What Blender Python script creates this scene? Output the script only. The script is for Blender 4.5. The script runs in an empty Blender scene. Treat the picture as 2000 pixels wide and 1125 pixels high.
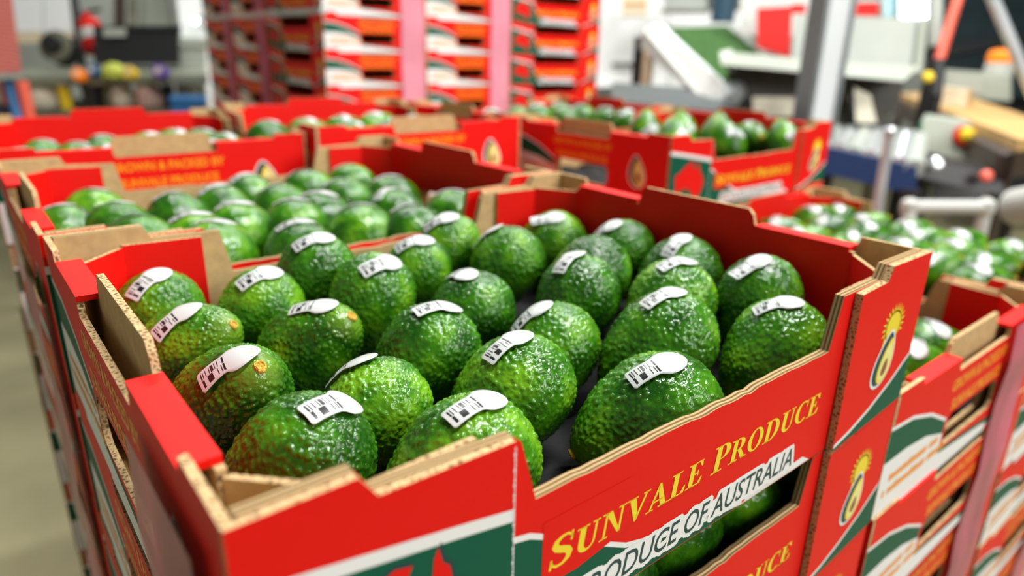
import bpy, bmesh, math, random
from mathutils import Vector, Matrix, noise
from mathutils.geometry import tessellate_polygon
from mathutils.bvhtree import BVHTree

random.seed(11)
S = 0.001                                    # the cartons are measured in millimetres
scene = bpy.context.scene
col = scene.collection

# ------------------------------------------------------------------ camera
CAM = Vector((-31.484, -141.642, 106.427))
PITCH, YAW, ROLL, FPX = 0.33723, 0.68836, 0.02025, 1333.67
fw = Vector((math.sin(YAW)*math.cos(PITCH), math.cos(YAW)*math.cos(PITCH), -math.sin(PITCH)))
rt0 = Vector((math.cos(YAW), -math.sin(YAW), 0)); up0 = rt0.cross(fw)
rt = math.cos(ROLL)*rt0 + math.sin(ROLL)*up0
up = -math.sin(ROLL)*rt0 + math.cos(ROLL)*up0
cd = bpy.data.cameras.new('camera'); cam = bpy.data.objects.new('camera', cd); col.objects.link(cam)
cam.matrix_world = Matrix(((rt.x, up.x, -fw.x, CAM.x*S), (rt.y, up.y, -fw.y, CAM.y*S), (rt.z, up.z, -fw.z, CAM.z*S), (0, 0, 0, 1)))
cd.sensor_width = 36; cd.lens = FPX/2000*36; cd.clip_start = 0.01; cd.clip_end = 60
cd.dof.use_dof = True; cd.dof.focus_distance = 0.300; cd.dof.aperture_fstop = 5.0; cd.dof.aperture_blades = 0
scene.camera = cam

# ------------------------------------------------------------------ world, lights, exposure
scene.view_settings.view_transform = 'Standard'; scene.view_settings.look = 'None'
scene.view_settings.gamma = 1.0; scene.view_settings.use_curve_mapping = False
scene.view_settings.exposure = 0.35
wd = bpy.data.worlds.new('hall_light'); scene.world = wd; wd.use_nodes = True
wd.node_tree.nodes['Background'].inputs[0].default_value = (0.92, 0.97, 1.0, 1)
wd.node_tree.nodes['Background'].inputs[1].default_value = 0.07
def area(name, loc, aim, sx, sy, power, color=(1, 1, 1)):
    l = bpy.data.lights.new(name, 'AREA'); l.shape = 'RECTANGLE'; l.size = sx; l.size_y = sy; l.energy = power; l.color = color
    o = bpy.data.objects.new(name, l); col.objects.link(o); o.location = loc
    o.rotation_euler = (Vector(aim)-Vector(loc)).to_track_quat('-Z', 'Y').to_euler()
    return o
# daylight through the loading door behind the photographer, and the hall's ceiling fittings
area('loading_door_daylight', (1.9, -3.4, 1.9), (0.5, 0.6, -0.1), 2.0, 1.8, 105, (1.0, 0.98, 0.95))
for i, (x, y) in enumerate([(0.9, -0.3), (2.6, 0.4), (0.9, 2.0), (2.8, 2.6), (1.2, 4.6), (4.2, 1.4), (4.8, 3.8), (3.0, 5.4)]):
    area('ceiling_fitting', (x, y, 2.7), (x, y, 0), 1.2, 0.14, 84 if i < 2 else (22 if i in (5, 6) else 34), (1.0, 0.99, 0.96))

# ------------------------------------------------------------------ helpers
def at(px, py, dep):                         # a point of the hall, in metres, from where it shows and how far away it stands
    d = rt*((px-1000)/FPX) + up*(-(py-562.5)/FPX) + fw
    return (CAM + d*dep)*S
def props(o, label=None, cat=None, group=None, kind=None):
    for k, v in (('label', label), ('category', cat), ('group', group), ('kind', kind)):
        if v: o[k] = v
    return o
def empty(name, loc=(0, 0, 0), rz=0.0, parent=None):
    o = bpy.data.objects.new(name, None); o.empty_display_size = 0.02; col.objects.link(o)
    o.location = loc; o.rotation_euler = (0, 0, rz); o.parent = parent
    return o
def link(name, me, parent=None, mw=None):
    o = bpy.data.objects.new(name, me); col.objects.link(o); o.parent = parent
    if mw is not None: o.matrix_local = mw
    return o

class MB:
    """collects polygons in millimetres (or metres with k=1) and makes one mesh of them"""
    def __init__(self, k=S): self.v = []; self.f = []; self.m = []; self.mats = []; self.k = k
    def mi(self, mat):
        if mat not in self.mats: self.mats.append(mat)
        return self.mats.index(mat)
    def face(self, pts, mat):
        b = len(self.v); self.v += [tuple(p) for p in pts]; self.f.append(tuple(range(b, b+len(pts)))); self.m.append(self.mi(mat))
    def prism(self, loops, fr, n0, n1, mf, mb=None, me=None, merge=None):
        """2D loops (outer first, holes after) in frame fr = (O, U, V, N); front at n1, back at n0"""
        O, U, V, N = fr; mb = mb or mf; me = me or mb
        P = lambda p, n: O + U*p[0] + V*p[1] + N*n
        flat = [p for l in loops for p in l]
        tris = tessellate_polygon([[Vector((p[0], p[1], 0)) for p in l] for l in loops])
        for t in tris:
            a, b, c = (flat[i] for i in t)
            if (b[0]-a[0])*(c[1]-a[1])-(b[1]-a[1])*(c[0]-a[0]) < 0: b, c = c, b
            self.face([P(a, n1), P(b, n1), P(c, n1)], mf)
            if n0 is not None: self.face([P(a, n0), P(c, n0), P(b, n0)], mb)
        if n0 is None: return
        for li, l in enumerate(loops):
            ar = sum(l[i][0]*l[(i+1) % len(l)][1]-l[(i+1) % len(l)][0]*l[i][1] for i in range(len(l)))
            ccw = (ar > 0) == (li == 0)
            for i in range(len(l)):
                p, q = l[i], l[(i+1) % len(l)]
                if not ccw: p, q = q, p
                self.face([P(p, n1), P(p, n0), P(q, n0), P(q, n1)], me)
    def decal(self, poly, fr, n, mat): self.prism([poly], fr, None, n, mat)
    def box(self, a, b, mat, M=None):
        (x0, y0, z0), (x1, y1, z1) = a, b
        c = [Vector(p) for p in ((x0, y0, z0), (x1, y0, z0), (x1, y1, z0), (x0, y1, z0), (x0, y0, z1), (x1, y0, z1), (x1, y1, z1), (x0, y1, z1))]
        if M is not None: c = [M @ p for p in c]
        for q in ((0, 3, 2, 1), (4, 5, 6, 7), (0, 1, 5, 4), (1, 2, 6, 5), (2, 3, 7, 6), (3, 0, 4, 7)): self.face([c[i] for i in q], mat)
    def tube(self, p0, p1, r0, mat, r1=None, n=16, cap=True):
        p0, p1 = Vector(p0), Vector(p1); r1 = r0 if r1 is None else r1
        d = (p1-p0).normalized(); e = d.orthogonal().normalized(); g = d.cross(e)
        A = [p0 + (e*math.cos(2*math.pi*i/n)+g*math.sin(2*math.pi*i/n))*r0 for i in range(n)]
        B = [p1 + (e*math.cos(2*math.pi*i/n)+g*math.sin(2*math.pi*i/n))*r1 for i in range(n)]
        for i in range(n): self.face([A[i], A[(i+1) % n], B[(i+1) % n], B[i]], mat)
        if cap: self.face(A[::-1], mat); self.face(B, mat)
    def mesh(self, name, smooth=False):
        me = bpy.data.meshes.new(name)
        me.from_pydata([(x*self.k, y*self.k, z*self.k) for x, y, z in self.v], [], self.f)
        for m in self.mats: me.materials.append(m)
        me.polygons.foreach_set('material_index', self.m)
        if smooth: me.polygons.foreach_set('use_smooth', [True]*len(me.polygons))
        me.update(); return me
    def obj(self, name, parent=None, smooth=False): return link(name, self.mesh(name, smooth), parent)

# ------------------------------------------------------------------ materials
def mat(name, rgb, rough=0.5, spec=0.5, metal=0.0, emit=None, estr=0.0, noise_amt=0.0, noise_scale=40.0, bump=0.0, bump_scale=200.0, dist=0.001, alpha=1.0, stretch=None, coat=0.0):
    m = bpy.data.materials.new(name); m.use_nodes = True; nt = m.node_tree; b = nt.nodes['Principled BSDF']
    b.inputs['Base Color'].default_value = (*rgb, 1); b.inputs['Roughness'].default_value = rough
    b.inputs['Specular IOR Level'].default_value = spec; b.inputs['Metallic'].default_value = metal
    b.inputs['Alpha'].default_value = alpha; b.inputs['Coat Weight'].default_value = coat
    if emit: b.inputs['Emission Color'].default_value = (*emit, 1); b.inputs['Emission Strength'].default_value = estr
    tc = nt.nodes.new('ShaderNodeTexCoord'); src = tc.outputs['Object']
    if stretch:
        mp = nt.nodes.new('ShaderNodeMapping'); mp.inputs['Scale'].default_value = stretch; nt.links.new(src, mp.inputs[0]); src = mp.outputs[0]
    if noise_amt:
        n = nt.nodes.new('ShaderNodeTexNoise'); n.inputs['Scale'].default_value = noise_scale; n.inputs['Detail'].default_value = 5
        nt.links.new(src, n.inputs['Vector'])
        r = nt.nodes.new('ShaderNodeValToRGB'); r.color_ramp.elements[0].position = 0.3; r.color_ramp.elements[1].position = 0.72
        r.color_ramp.elements[0].color = (*[c*(1-noise_amt) for c in rgb], 1); r.color_ramp.elements[1].color = (*[min(1, c*(1+noise_amt*0.6)) for c in rgb], 1)
        nt.links.new(n.outputs['Fac'], r.inputs[0]); nt.links.new(r.outputs[0], b.inputs['Base Color'])
    if bump:
        n = nt.nodes.new('ShaderNodeTexNoise'); n.inputs['Scale'].default_value = bump_scale; n.inputs['Detail'].default_value = 3
        nt.links.new(src, n.inputs['Vector'])
        bp = nt.nodes.new('ShaderNodeBump'); bp.inputs['Strength'].default_value = bump; bp.inputs['Distance'].default_value = dist
        nt.links.new(n.outputs['Fac'], bp.inputs['Height']); nt.links.new(bp.outputs[0], b.inputs['Normal'])
    return m
RED = mat('red_print', (0.80, 0.006, 0.003), 0.5, 0.2, bump=0.15, bump_scale=60, dist=0.0008)
KRAFT = mat('kraft_liner', (0.60, 0.40, 0.19), 0.8, 0.2, noise_amt=0.16, noise_scale=130, bump=0.2, bump_scale=25, dist=0.0006)
GREEN = mat('green_print', (0.001, 0.098, 0.052), 0.5, 0.2)
WHITE = mat('white_print', (0.88, 0.88, 0.87), 0.5, 0.3)
YELLOW = mat('yellow_print', (0.93, 0.72, 0.03), 0.42, 0.4)
ORANGE = mat('orange_print', (0.95, 0.32, 0.01), 0.42, 0.4)
DGREEN = mat('dark_green_print', (0.006, 0.05, 0.055), 0.45, 0.4)
BROWN = mat('stone_brown_print', (0.30, 0.09, 0.04), 0.45, 0.4)
FLESH = mat('avocado_flesh_print', (0.90, 0.85, 0.32), 0.45, 0.4)
BLACKP = mat('black_plastic', (0.006, 0.006, 0.007), 0.6, 0.12, bump=0.3, bump_scale=300, dist=0.0005)
def flute_mat():
    m = bpy.data.materials.new('corrugated_edge'); m.use_nodes = True; nt = m.node_tree; b = nt.nodes['Principled BSDF']; b.inputs['Roughness'].default_value = 0.9
    b.inputs['Specular IOR Level'].default_value = 0.1
    tc = nt.nodes.new('ShaderNodeTexCoord')
    v = nt.nodes.new('ShaderNodeTexVoronoi'); v.inputs['Scale'].default_value = 430; v.feature = 'DISTANCE_TO_EDGE'
    nt.links.new(tc.outputs['Object'], v.inputs['Vector'])
    r = nt.nodes.new('ShaderNodeValToRGB'); e = r.color_ramp.elements
    e[0].position = 0.05; e[0].color = (0.62, 0.43, 0.22, 1); e[1].position = 0.36; e[1].color = (0.15, 0.09, 0.04, 1)
    nt.links.new(v.outputs['Distance'], r.inputs[0]); nt.links.new(r.outputs[0], b.inputs['Base Color'])
    bp = nt.nodes.new('ShaderNodeBump'); bp.inputs['Strength'].default_value = 0.8; bp.inputs['Distance'].default_value = 0.001; bp.invert = True
    nt.links.new(v.outputs['Distance'], bp.inputs['Height']); nt.links.new(bp.outputs[0], b.inputs['Normal'])
    return m
EDGE = flute_mat()
def ply_mat():
    m = mat('double_wall_edge', (0.5, 0.34, 0.17), 0.9, 0.1); nt = m.node_tree; b = nt.nodes['Principled BSDF']
    tc = nt.nodes.new('ShaderNodeTexCoord'); w = nt.nodes.new('ShaderNodeTexWave'); w.bands_direction = 'Y'; w.inputs['Scale'].default_value = 150; w.inputs['Distortion'].default_value = 1.2; w.inputs['Detail'].default_value = 2; w.inputs['Detail Scale'].default_value = 90
    r = nt.nodes.new('ShaderNodeValToRGB'); e = r.color_ramp.elements; e[0].position = 0.25; e[0].color = (0.20, 0.12, 0.05, 1); e[1].position = 0.6; e[1].color = (0.60, 0.42, 0.21, 1)
    nt.links.new(tc.outputs['Object'], w.inputs['Vector']); nt.links.new(w.outputs['Fac'], r.inputs[0]); nt.links.new(r.outputs[0], b.inputs['Base Color'])
    bp = nt.nodes.new('ShaderNodeBump'); bp.inputs['Strength'].default_value = 0.7; bp.inputs['Distance'].default_value = 0.001; nt.links.new(w.outputs['Fac'], bp.inputs['Height']); nt.links.new(bp.outputs[0], b.inputs['Normal'])
    return m
PLY = ply_mat()


# ------------------------------------------------------------------ the hall
CONC = mat('concrete_floor', (0.27, 0.25, 0.14), 0.75, 0.3, noise_amt=0.25, noise_scale=3.0, bump=0.2, bump_scale=40)
WALLM = mat('white_wall_panel', (0.42, 0.45, 0.41), 0.6, 0.3, noise_amt=0.06, noise_scale=2)
def struct(name, mb): return props(mb.obj(name), kind='structure')
mb = MB(1.0); mb.box((-4, -5, -1.16), (10, 9, -1.06), CONC); props(struct('floor', mb), 'olive grey concrete floor of the packing hall')
mb = MB(1.0); mb.box((-4, 7.6, -1.06), (10, 7.75, 4.5), WALLM); props(struct('wall_back', mb), 'white wall at the back of the packing hall')
mb = MB(1.0); mb.box((8.2, -5, -1.06), (8.35, 7.6, 4.5), WALLM); props(struct('wall_right', mb), 'white wall at the right of the packing hall')
mb = MB(1.0); mb.box((-3.2, -5, -1.06), (-3.05, 7.6, 4.5), WALLM); props(struct('wall_left', mb), 'white wall at the left of the packing hall')

# ------------------------------------------------------------------ lettering and marks (flat print on the board)
def arc(cx, cy, rx, ry, a0, a1, n=14):
    return [(cx+rx*math.cos(math.radians(a0+(a1-a0)*i/n)), cy+ry*math.sin(math.radians(a0+(a1-a0)*i/n))) for i in range(n+1)]
def band(outer, inner): return [[outer[i], outer[i+1], inner[i+1], inner[i]] for i in range(len(outer)-1)]
def rect(x0, y0, x1, y1): return [(x0, y0), (x1, y0), (x1, y1), (x0, y1)]
T, H_, SF = 0.19, 0.07, 0.055
def stem(x, w=T, y0=0.0, y1=1.0): return [rect(x, y0, x+w, y1)]
def serif(x0, x1, y): return [rect(x0, y, x1, y+SF)]
def spine(pts, ws):
    out = []; L = []; R = []
    for i, p in enumerate(pts):
        a = pts[max(0, i-1)]; b = pts[min(len(pts)-1, i+1)]; d = math.hypot(b[0]-a[0], b[1]-a[1]); nx, ny = -(b[1]-a[1])/d, (b[0]-a[0])/d
        L.append((p[0]+nx*ws[i]/2, p[1]+ny*ws[i]/2)); R.append((p[0]-nx*ws[i]/2, p[1]-ny*ws[i]/2))
    return band(L, R)
def glyph(ch):
    """bold serif capitals, height 1 -> (polygons, advance)"""
    if ch == 'S':
        p = [(0.55, 0.74), (0.52, 0.88), (0.40, 0.965), (0.26, 0.955), (0.14, 0.87), (0.11, 0.74), (0.18, 0.62), (0.32, 0.53), (0.46, 0.44), (0.54, 0.31), (0.51, 0.15), (0.39, 0.045), (0.24, 0.04), (0.12, 0.12), (0.07, 0.27)]
        w = [0.05, 0.07, 0.08, 0.11, 0.15, 0.17, 0.18, 0.20, 0.19, 0.17, 0.15, 0.10, 0.08, 0.07, 0.05]
        return spine(p, w)+[rect(0.51, 0.68, 0.565, 0.99), rect(0.045, 0.01, 0.10, 0.33)], 0.66
    if ch == 'U':
        return [rect(0.12, 0.33, 0.12+T, 1), rect(0.60, 0.33, 0.67, 1)]+band(arc(0.395, 0.33, 0.275, 0.35, 180, 360), arc(0.455, 0.33, 0.145, 0.255, 180, 360))+serif(0.02, 0.41, 1-SF)+serif(0.51, 0.76, 1-SF), 0.80
    if ch == 'N':
        return stem(0.14, H_)+stem(0.66, H_)+[[(0.12, 1), (0.34, 1), (0.73, 0), (0.64, 0)]]+serif(0.03, 0.30, 1-SF)+serif(0.03, 0.31, 0)+serif(0.56, 0.83, 1-SF), 0.86
    if ch == 'V':
        return [[(0.07, 1), (0.29, 1), (0.47, 0.22), (0.37, 0)], [(0.37, 0), (0.44, 0), (0.74, 1), (0.66, 1), (0.42, 0.2)]]+serif(0.0, 0.37, 1-SF)+serif(0.57, 0.82, 1-SF), 0.80
    if ch == 'A':
        return [[(0.09, 0), (0.16, 0), (0.41, 0.8), (0.36, 1)], [(0.36, 1), (0.44, 1), (0.76, 0), (0.54, 0), (0.34, 0.82)], rect(0.22, 0.28, 0.60, 0.34)]+serif(0.0, 0.27, 0)+serif(0.45, 0.84, 0), 0.84
    if ch == 'L':
        return stem(0.12)+serif(0.02, 0.42, 1-SF)+serif(0.02, 0.62, 0)+[[(0.62, 0), (0.66, 0.3), (0.60, 0.3), (0.48, 0.05)]], 0.68
    if ch == 'E':
        return stem(0.12)+serif(0.02, 0.62, 1-SF)+serif(0.02, 0.64, 0)+[rect(0.3, 0.48, 0.46, 0.535), rect(0.43, 0.37, 0.48, 0.64), [(0.62, 0), (0.68, 0.28), (0.62, 0.28), (0.5, 0.05)], [(0.60, 1), (0.63, 0.74), (0.57, 0.74), (0.46, 0.95)]], 0.70
    if ch == 'P':
        return stem(0.12)+serif(0.02, 0.44, 0)+serif(0.02, 0.4, 1-SF)+[rect(0.3, 0.45, 0.42, 0.50)]+band(arc(0.38, 0.725, 0.29, 0.275, 90, -90), arc(0.38, 0.725, 0.10, 0.22, 90, -90)), 0.70
    if ch == 'R':
        return glyph('P')[0]+[[(0.36, 0.48), (0.52, 0.50), (0.80, 0.0), (0.60, 0.0)]]+serif(0.6, 0.86, 0), 0.82
    if ch == 'O':
        return band(arc(0.42, 0.5, 0.38, 0.52, 0, 360, 32), arc(0.42, 0.5, 0.19, 0.46, 0, 360, 32)), 0.86
    if ch == 'C':
        return band(arc(0.43, 0.5, 0.39, 0.52, 50, 318, 26), arc(0.44, 0.5, 0.20, 0.455, 62, 312, 26))+[rect(0.64, 0.66, 0.69, 1.0)], 0.78
    if ch == 'D':
        return stem(0.12)+serif(0.02, 0.4, 0)+serif(0.02, 0.4, 1-SF)+band(arc(0.36, 0.5, 0.43, 0.5, 90, -90, 20), arc(0.36, 0.5, 0.23, 0.44, 90, -90, 20)), 0.86
    return [], 0.38
def serif_text(txt, x0, x1, y0, h, shear=0.16, big_first=1.15):
    """words fitted between x0 and x1 on baseline y0"""
    polys = []; x = 0.0; prev = ' '
    for ch in txt:
        g, a = glyph(ch); k = big_first if (prev == ' ' and ch != ' ') else 1.0
        for p in g: polys.append([(x+q[0]*k, q[1]*k) for q in p])
        x += a*k; prev = ch
    sx = (x1-x0)/x
    return [[(x0+q[0]*sx+q[1]*h*shear, y0+q[1]*h) for q in p] for p in polys]
def font_text(lines, x0, x1, y0, h, shear=0.0, offset=0.0, gap=1.25, align='CENTER'):
    """built-in sans face -> triangles in the (x, y) print plane"""
    c = bpy.data.curves.new('print_text', 'FONT'); c.body = '\n'.join(lines); c.size = 1.0; c.offset = offset; c.align_x = align; c.space_line = gap; c.resolution_u = 3
    o = bpy.data.objects.new('print_text', c); col.objects.link(o)
    dg = bpy.context.evaluated_depsgraph_get(); me = o.evaluated_get(dg).to_mesh()
    vs = [(v.co.x, v.co.y) for v in me.vertices]; fs = [tuple(p.vertices) for p in me.polygons]
    o.evaluated_get(dg).to_mesh_clear(); bpy.data.objects.remove(o); bpy.data.curves.remove(c)
    pad = offset
    xs = [v[0] for v in vs]; xa, xb = min(xs)+pad, max(xs)-pad; k = (x1-x0)/(xb-xa); hk = h/0.70
    vs = [(x0+(v[0]-xa)*k+v[1]*hk*shear, y0+v[1]*hk) for v in vs]
    return [[vs[i] for i in f] for f in fs]
def halo(polys, step=1.1):
    got = {}
    for p in polys:
        for i in range(len(p)):
            a, b = p[i], p[(i+1) % len(p)]; n = max(1, int(math.hypot(b[0]-a[0], b[1]-a[1])/step))
            for k in range(n): q = (a[0]+(b[0]-a[0])*k/n, a[1]+(b[1]-a[1])*k/n); got.setdefault((round(q[0]/1.0), round(q[1]/1.0)), q)
    pts = list(got.values()); out = []; h = 0.45; r = 2.5        # merged into rows, so that no two pieces of print overlap
    z = min(q[1] for q in pts)-r
    while z < max(q[1] for q in pts)+r:
        zm = z+h/2; iv = sorted((q[0]-math.sqrt(r*r-(q[1]-zm)**2), q[0]+math.sqrt(r*r-(q[1]-zm)**2)) for q in pts if abs(q[1]-zm) < r)
        cur = None
        for a, b in iv:
            if cur and a <= cur[1]+2.6: cur[1] = max(cur[1], b)
            else:
                if cur: out.append(rect(cur[0], z, cur[1], z+h))
                cur = [a, b]
        if cur: out.append(rect(cur[0], z, cur[1], z+h))
        z += h
    return out
def pear(cx, cy, w, h, n=28, lean=0.0, grow=0.0):
    out = []
    for i in range(n):
        a = 2*math.pi*i/n; s = math.cos(a); r = math.sin(a)*(1-0.32*s-0.06*s*s)
        out.append((cx+r*(w/2+grow)+s*(h/2)*lean, cy+s*(h/2+grow)))
    return out
AUS = [(113.5,-22),(114,-26),(115.7,-31.5),(115,-34.3),(118,-35),(121,-34),(124,-33),(129,-31.7),(132,-32),(134.2,-33),(135.7,-34.8),(137.8,-32.7),(138,-35.5),(140,-37.5),(143.5,-38.8),(146.3,-39),(149.9,-37.5),(151.2,-34),(153,-31),(153.3,-27),(152.8,-25),(150.8,-23.3),(149,-20.5),(146.3,-19),(145.4,-15.5),(143.8,-14.4),(142.5,-10.8),(141.6,-13),(141.5,-16),(140.3,-17.7),(138,-16.8),(135.5,-15),(136.8,-12.2),(133,-11.5),(130.6,-12.5),(129.5,-15),(127,-14),(124.5,-16),(122.2,-18),(119,-20),(116.5,-20.8)]
def aus_map(cx, cy, w, rot=0.0, grow=1.0):
    k = w/40*grow; c, s = math.cos(rot), math.sin(rot); out = []
    for lo, la in AUS:
        x, y = (lo-133.5)*k, (la+26)*k*1.12; out.append((cx+c*x-s*y, cy+s*x+c*y))
    return out
TAS = [(144.7,-40.7),(148.3,-40.9),(147.9,-43),(146.2,-43.5)]

# ------------------------------------------------------------------ the carton
W, D = 400.0, 320.0
X, Y, Z = Vector((1, 0, 0)), Vector((0, 1, 0)), Vector((0, 0, 1))
FRONT = (Vector((0, 0, 0)), X, Z, -Y)                 # u = x, v = z, outward -y
LEFT = (Vector((0, D, 0)), -Y, Z, -X)                 # u = D - y, v = z, outward -x
R180 = Matrix.Translation((W*S, D*S, 0)) @ Matrix.Rotation(math.pi, 4, 'Z')
BOT, CUT = -102.5, -94.6

def front_loop():
    top = [(306, -9), (300, -38)]
    rnd = random.Random(4); x = 296.0
    while x > 104:
        dz = rnd.uniform(-0.35, 0.35)
        if 188 < x < 232: dz -= 1.3*abs(math.sin((x-188)/44*math.pi*2.5))
        top.append((x, -38+dz)); x -= 5.5
    return [(4, CUT), (38, CUT), (40, BOT), (344, BOT), (346, CUT), (396, CUT), (396, 0), (350, 0), (346, -8)] + top + [(100, -38), (93, -13), (90, -10), (40, -8), (35, 0), (4, 0)]
def front_decals():
    """groups of (part name, [(poly, layer, material)])"""
    out = []
    gtop = [(88, -51), (98, -53.5), (108, -59), (125, -70), (150, -84), (190, -96), (236, BOT+0.3)]
    g = [(p, 1, GREEN) for p in [[(88, BOT+0.3)]+[(236, BOT+0.3)]+gtop[::-1][1:]]]
    g += [(q, 2, WHITE) for q in band([(x, z+2.6) for x, z in gtop], gtop)]
    g += [([(104, -50), (150, -50), (152, -74), (122, -79), (104, -78)], 3, RED)]
    g += [([(236, BOT+0.3), (300, BOT+0.3), (292, -97.5), (240, -100)], 1, WHITE)]
    out.append(('green_swoosh', g))
    out.append(('yellow_lettering', [(p, 4, YELLOW) for p in serif_text('SUNVALE PRODUCE', 106.5, 299, -72.8, 11.6)]))
    tx = ['PRODUCE OF AUSTRALIA']
    out.append(('white_lettering_backing', [(q, 5, WHITE) for q in halo(font_text(tx, 122, 280, -97.6, 11.0, 0.18, 0.0))]))
    out.append(('green_lettering', [(p, 6, DGREEN) for p in font_text(tx, 122, 280, -97.6, 11.0, 0.18, 0.010)]))
    return out
def flapA_decals():
    out = []
    top = [(0, -19), (20, -22), (45, -26.5), (70, -31), (88, -34.5)]; low = [(x, z-4.8) for x, z in top]
    out.append(('white_stripe', [(q, 1, WHITE) for q in band(top, low)]+[(rect(87.35+0.2*math.sin(i*2.3), -102+i*1.9, 88, -100.4+i*1.9), 4, WHITE) for i in range(48)]))
    out.append(('green_field', [([(0, BOT), (88, BOT)]+low[::-1], 1, GREEN)]))
    out.append(('australia_map', [(aus_map(43, -60, 62, -0.06, 1.07), 2, DGREEN), (aus_map(43, -60, 62, -0.06), 3, RED), ([(43+(a-133.5)*1.55, -60+(b+26)*1.74) for a, b in TAS], 3, RED)]))
    return out
def logo(cx, cy, h, sun=True, n0=2, lean=0.22):
    g = []
    if sun:
        sx, sy, r = cx+h*0.10, cy+h*0.62, h*0.27
        for i in range(14):
            a = math.radians(-20+i*220/13); g.append(([(sx+math.cos(a+0.17)*r*0.98, sy+math.sin(a+0.17)*r*0.98), (sx+math.cos(a)*r*1.65, sy+math.sin(a)*r*1.65), (sx+math.cos(a-0.17)*r*0.98, sy+math.sin(a-0.17)*r*0.98)], n0, YELLOW))
        g.append((arc(sx, sy, r*1.12, r*1.12, 0, 345, 23), n0, ORANGE)); g.append((arc(sx, sy, r, r, 0, 345, 23), n0+1, YELLOW))
        g.append(([(sx-r*0.9, sy), (sx+r*0.9, sy), (cx+h*0.24, cy-h*0.05), (cx-h*0.26, cy-h*0.05)], n0, YELLOW))
    g.append((pear(cx, cy, h*0.62, h, lean=lean, grow=h*0.055), n0+2, WHITE))
    g.append((pear(cx, cy, h*0.62, h, lean=lean), n0+3, DGREEN))
    g.append((pear(cx+h*0.085, cy-h*0.05, h*0.46, h*0.86, lean=lean), n0+4, YELLOW))
    g.append((pear(cx+h*0.085, cy-h*0.06, h*0.36, h*0.72, lean=lean), n0+5, FLESH))
    g.append((pear(cx+h*0.07, cy-h*0.17, h*0.20, h*0.34, lean=lean), n0+6, BROWN))
    return g
def flapS_decals():
    line = [(318.3, -101), (335, -97), (355, -90), (378, -79), (400, -65.5)]
    g = [([(318.3, BOT), (400, CUT), (400, -65.5)]+line[::-1][1:], 1, GREEN)]
    g += [(q, 2, WHITE) for q in band([(x, z+2.4) for x, z in line], line)]
    return [('green_swoosh', g), ('sun_avocado_logo', logo(362, -58, 32, True, 3, 0.24))]
HOLE = (108, 214, -80, -52)
def side_decals():
    out = []
    gt = [(0, -27), (35, -30), (70, -40), (104, -56)]; gl = [(0, -52), (35, -52), (70, -56), (104, -66)]
    g = [(q, 1, GREEN) for q in band(gt, gl)] + [(q, 2, WHITE) for q in band([(x, z+3) for x, z in gt], gt)]
    g += [([(0, CUT), (36, CUT), (40, BOT), (260, BOT), (200, -93), (104, -84)]+gl[::-1], 1, WHITE)]
    g += [([(104, -84), (200, -93), (260, BOT), (282, BOT), (205, -89), (104, -80.5)], 2, GREEN)]
    rnd = random.Random(9)                                     # two unreadable lines of small orange lettering
    for z, x, x1 in ((-71, 14, 96), (-82, 8, 112)):
        while x < x1:
            w = rnd.uniform(3.2, 5.2); g.append((rect(x, z, x+w, z+rnd.uniform(5.2, 6.4)), 3, ORANGE)); x += w+(0.9 if rnd.random() < 0.8 else 4.5)
    out.append(('green_swoosh', g))
    out.append(('orange_lettering', [(p, 2, ORANGE) for p in font_text(['GROWN & PACKED BY', 'SUNVALE PRODUCE'], 102, 220, -31, 9.0, 0, 0.04, 1.36)]))
    out.append(('avocado_logo', logo(266, -52, 40, False, 2, -0.12)))
    return out
def put(parent_mb, groups, fr, base, children, name):
    for part, items in groups:
        tgt = parent_mb
        if children is not None: tgt = MB(); children.append((part, tgt))
        for poly, lay, m in items: tgt.decal(poly, fr, base+(0.05 if children is not None else 0.10)*lay, m)

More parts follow.
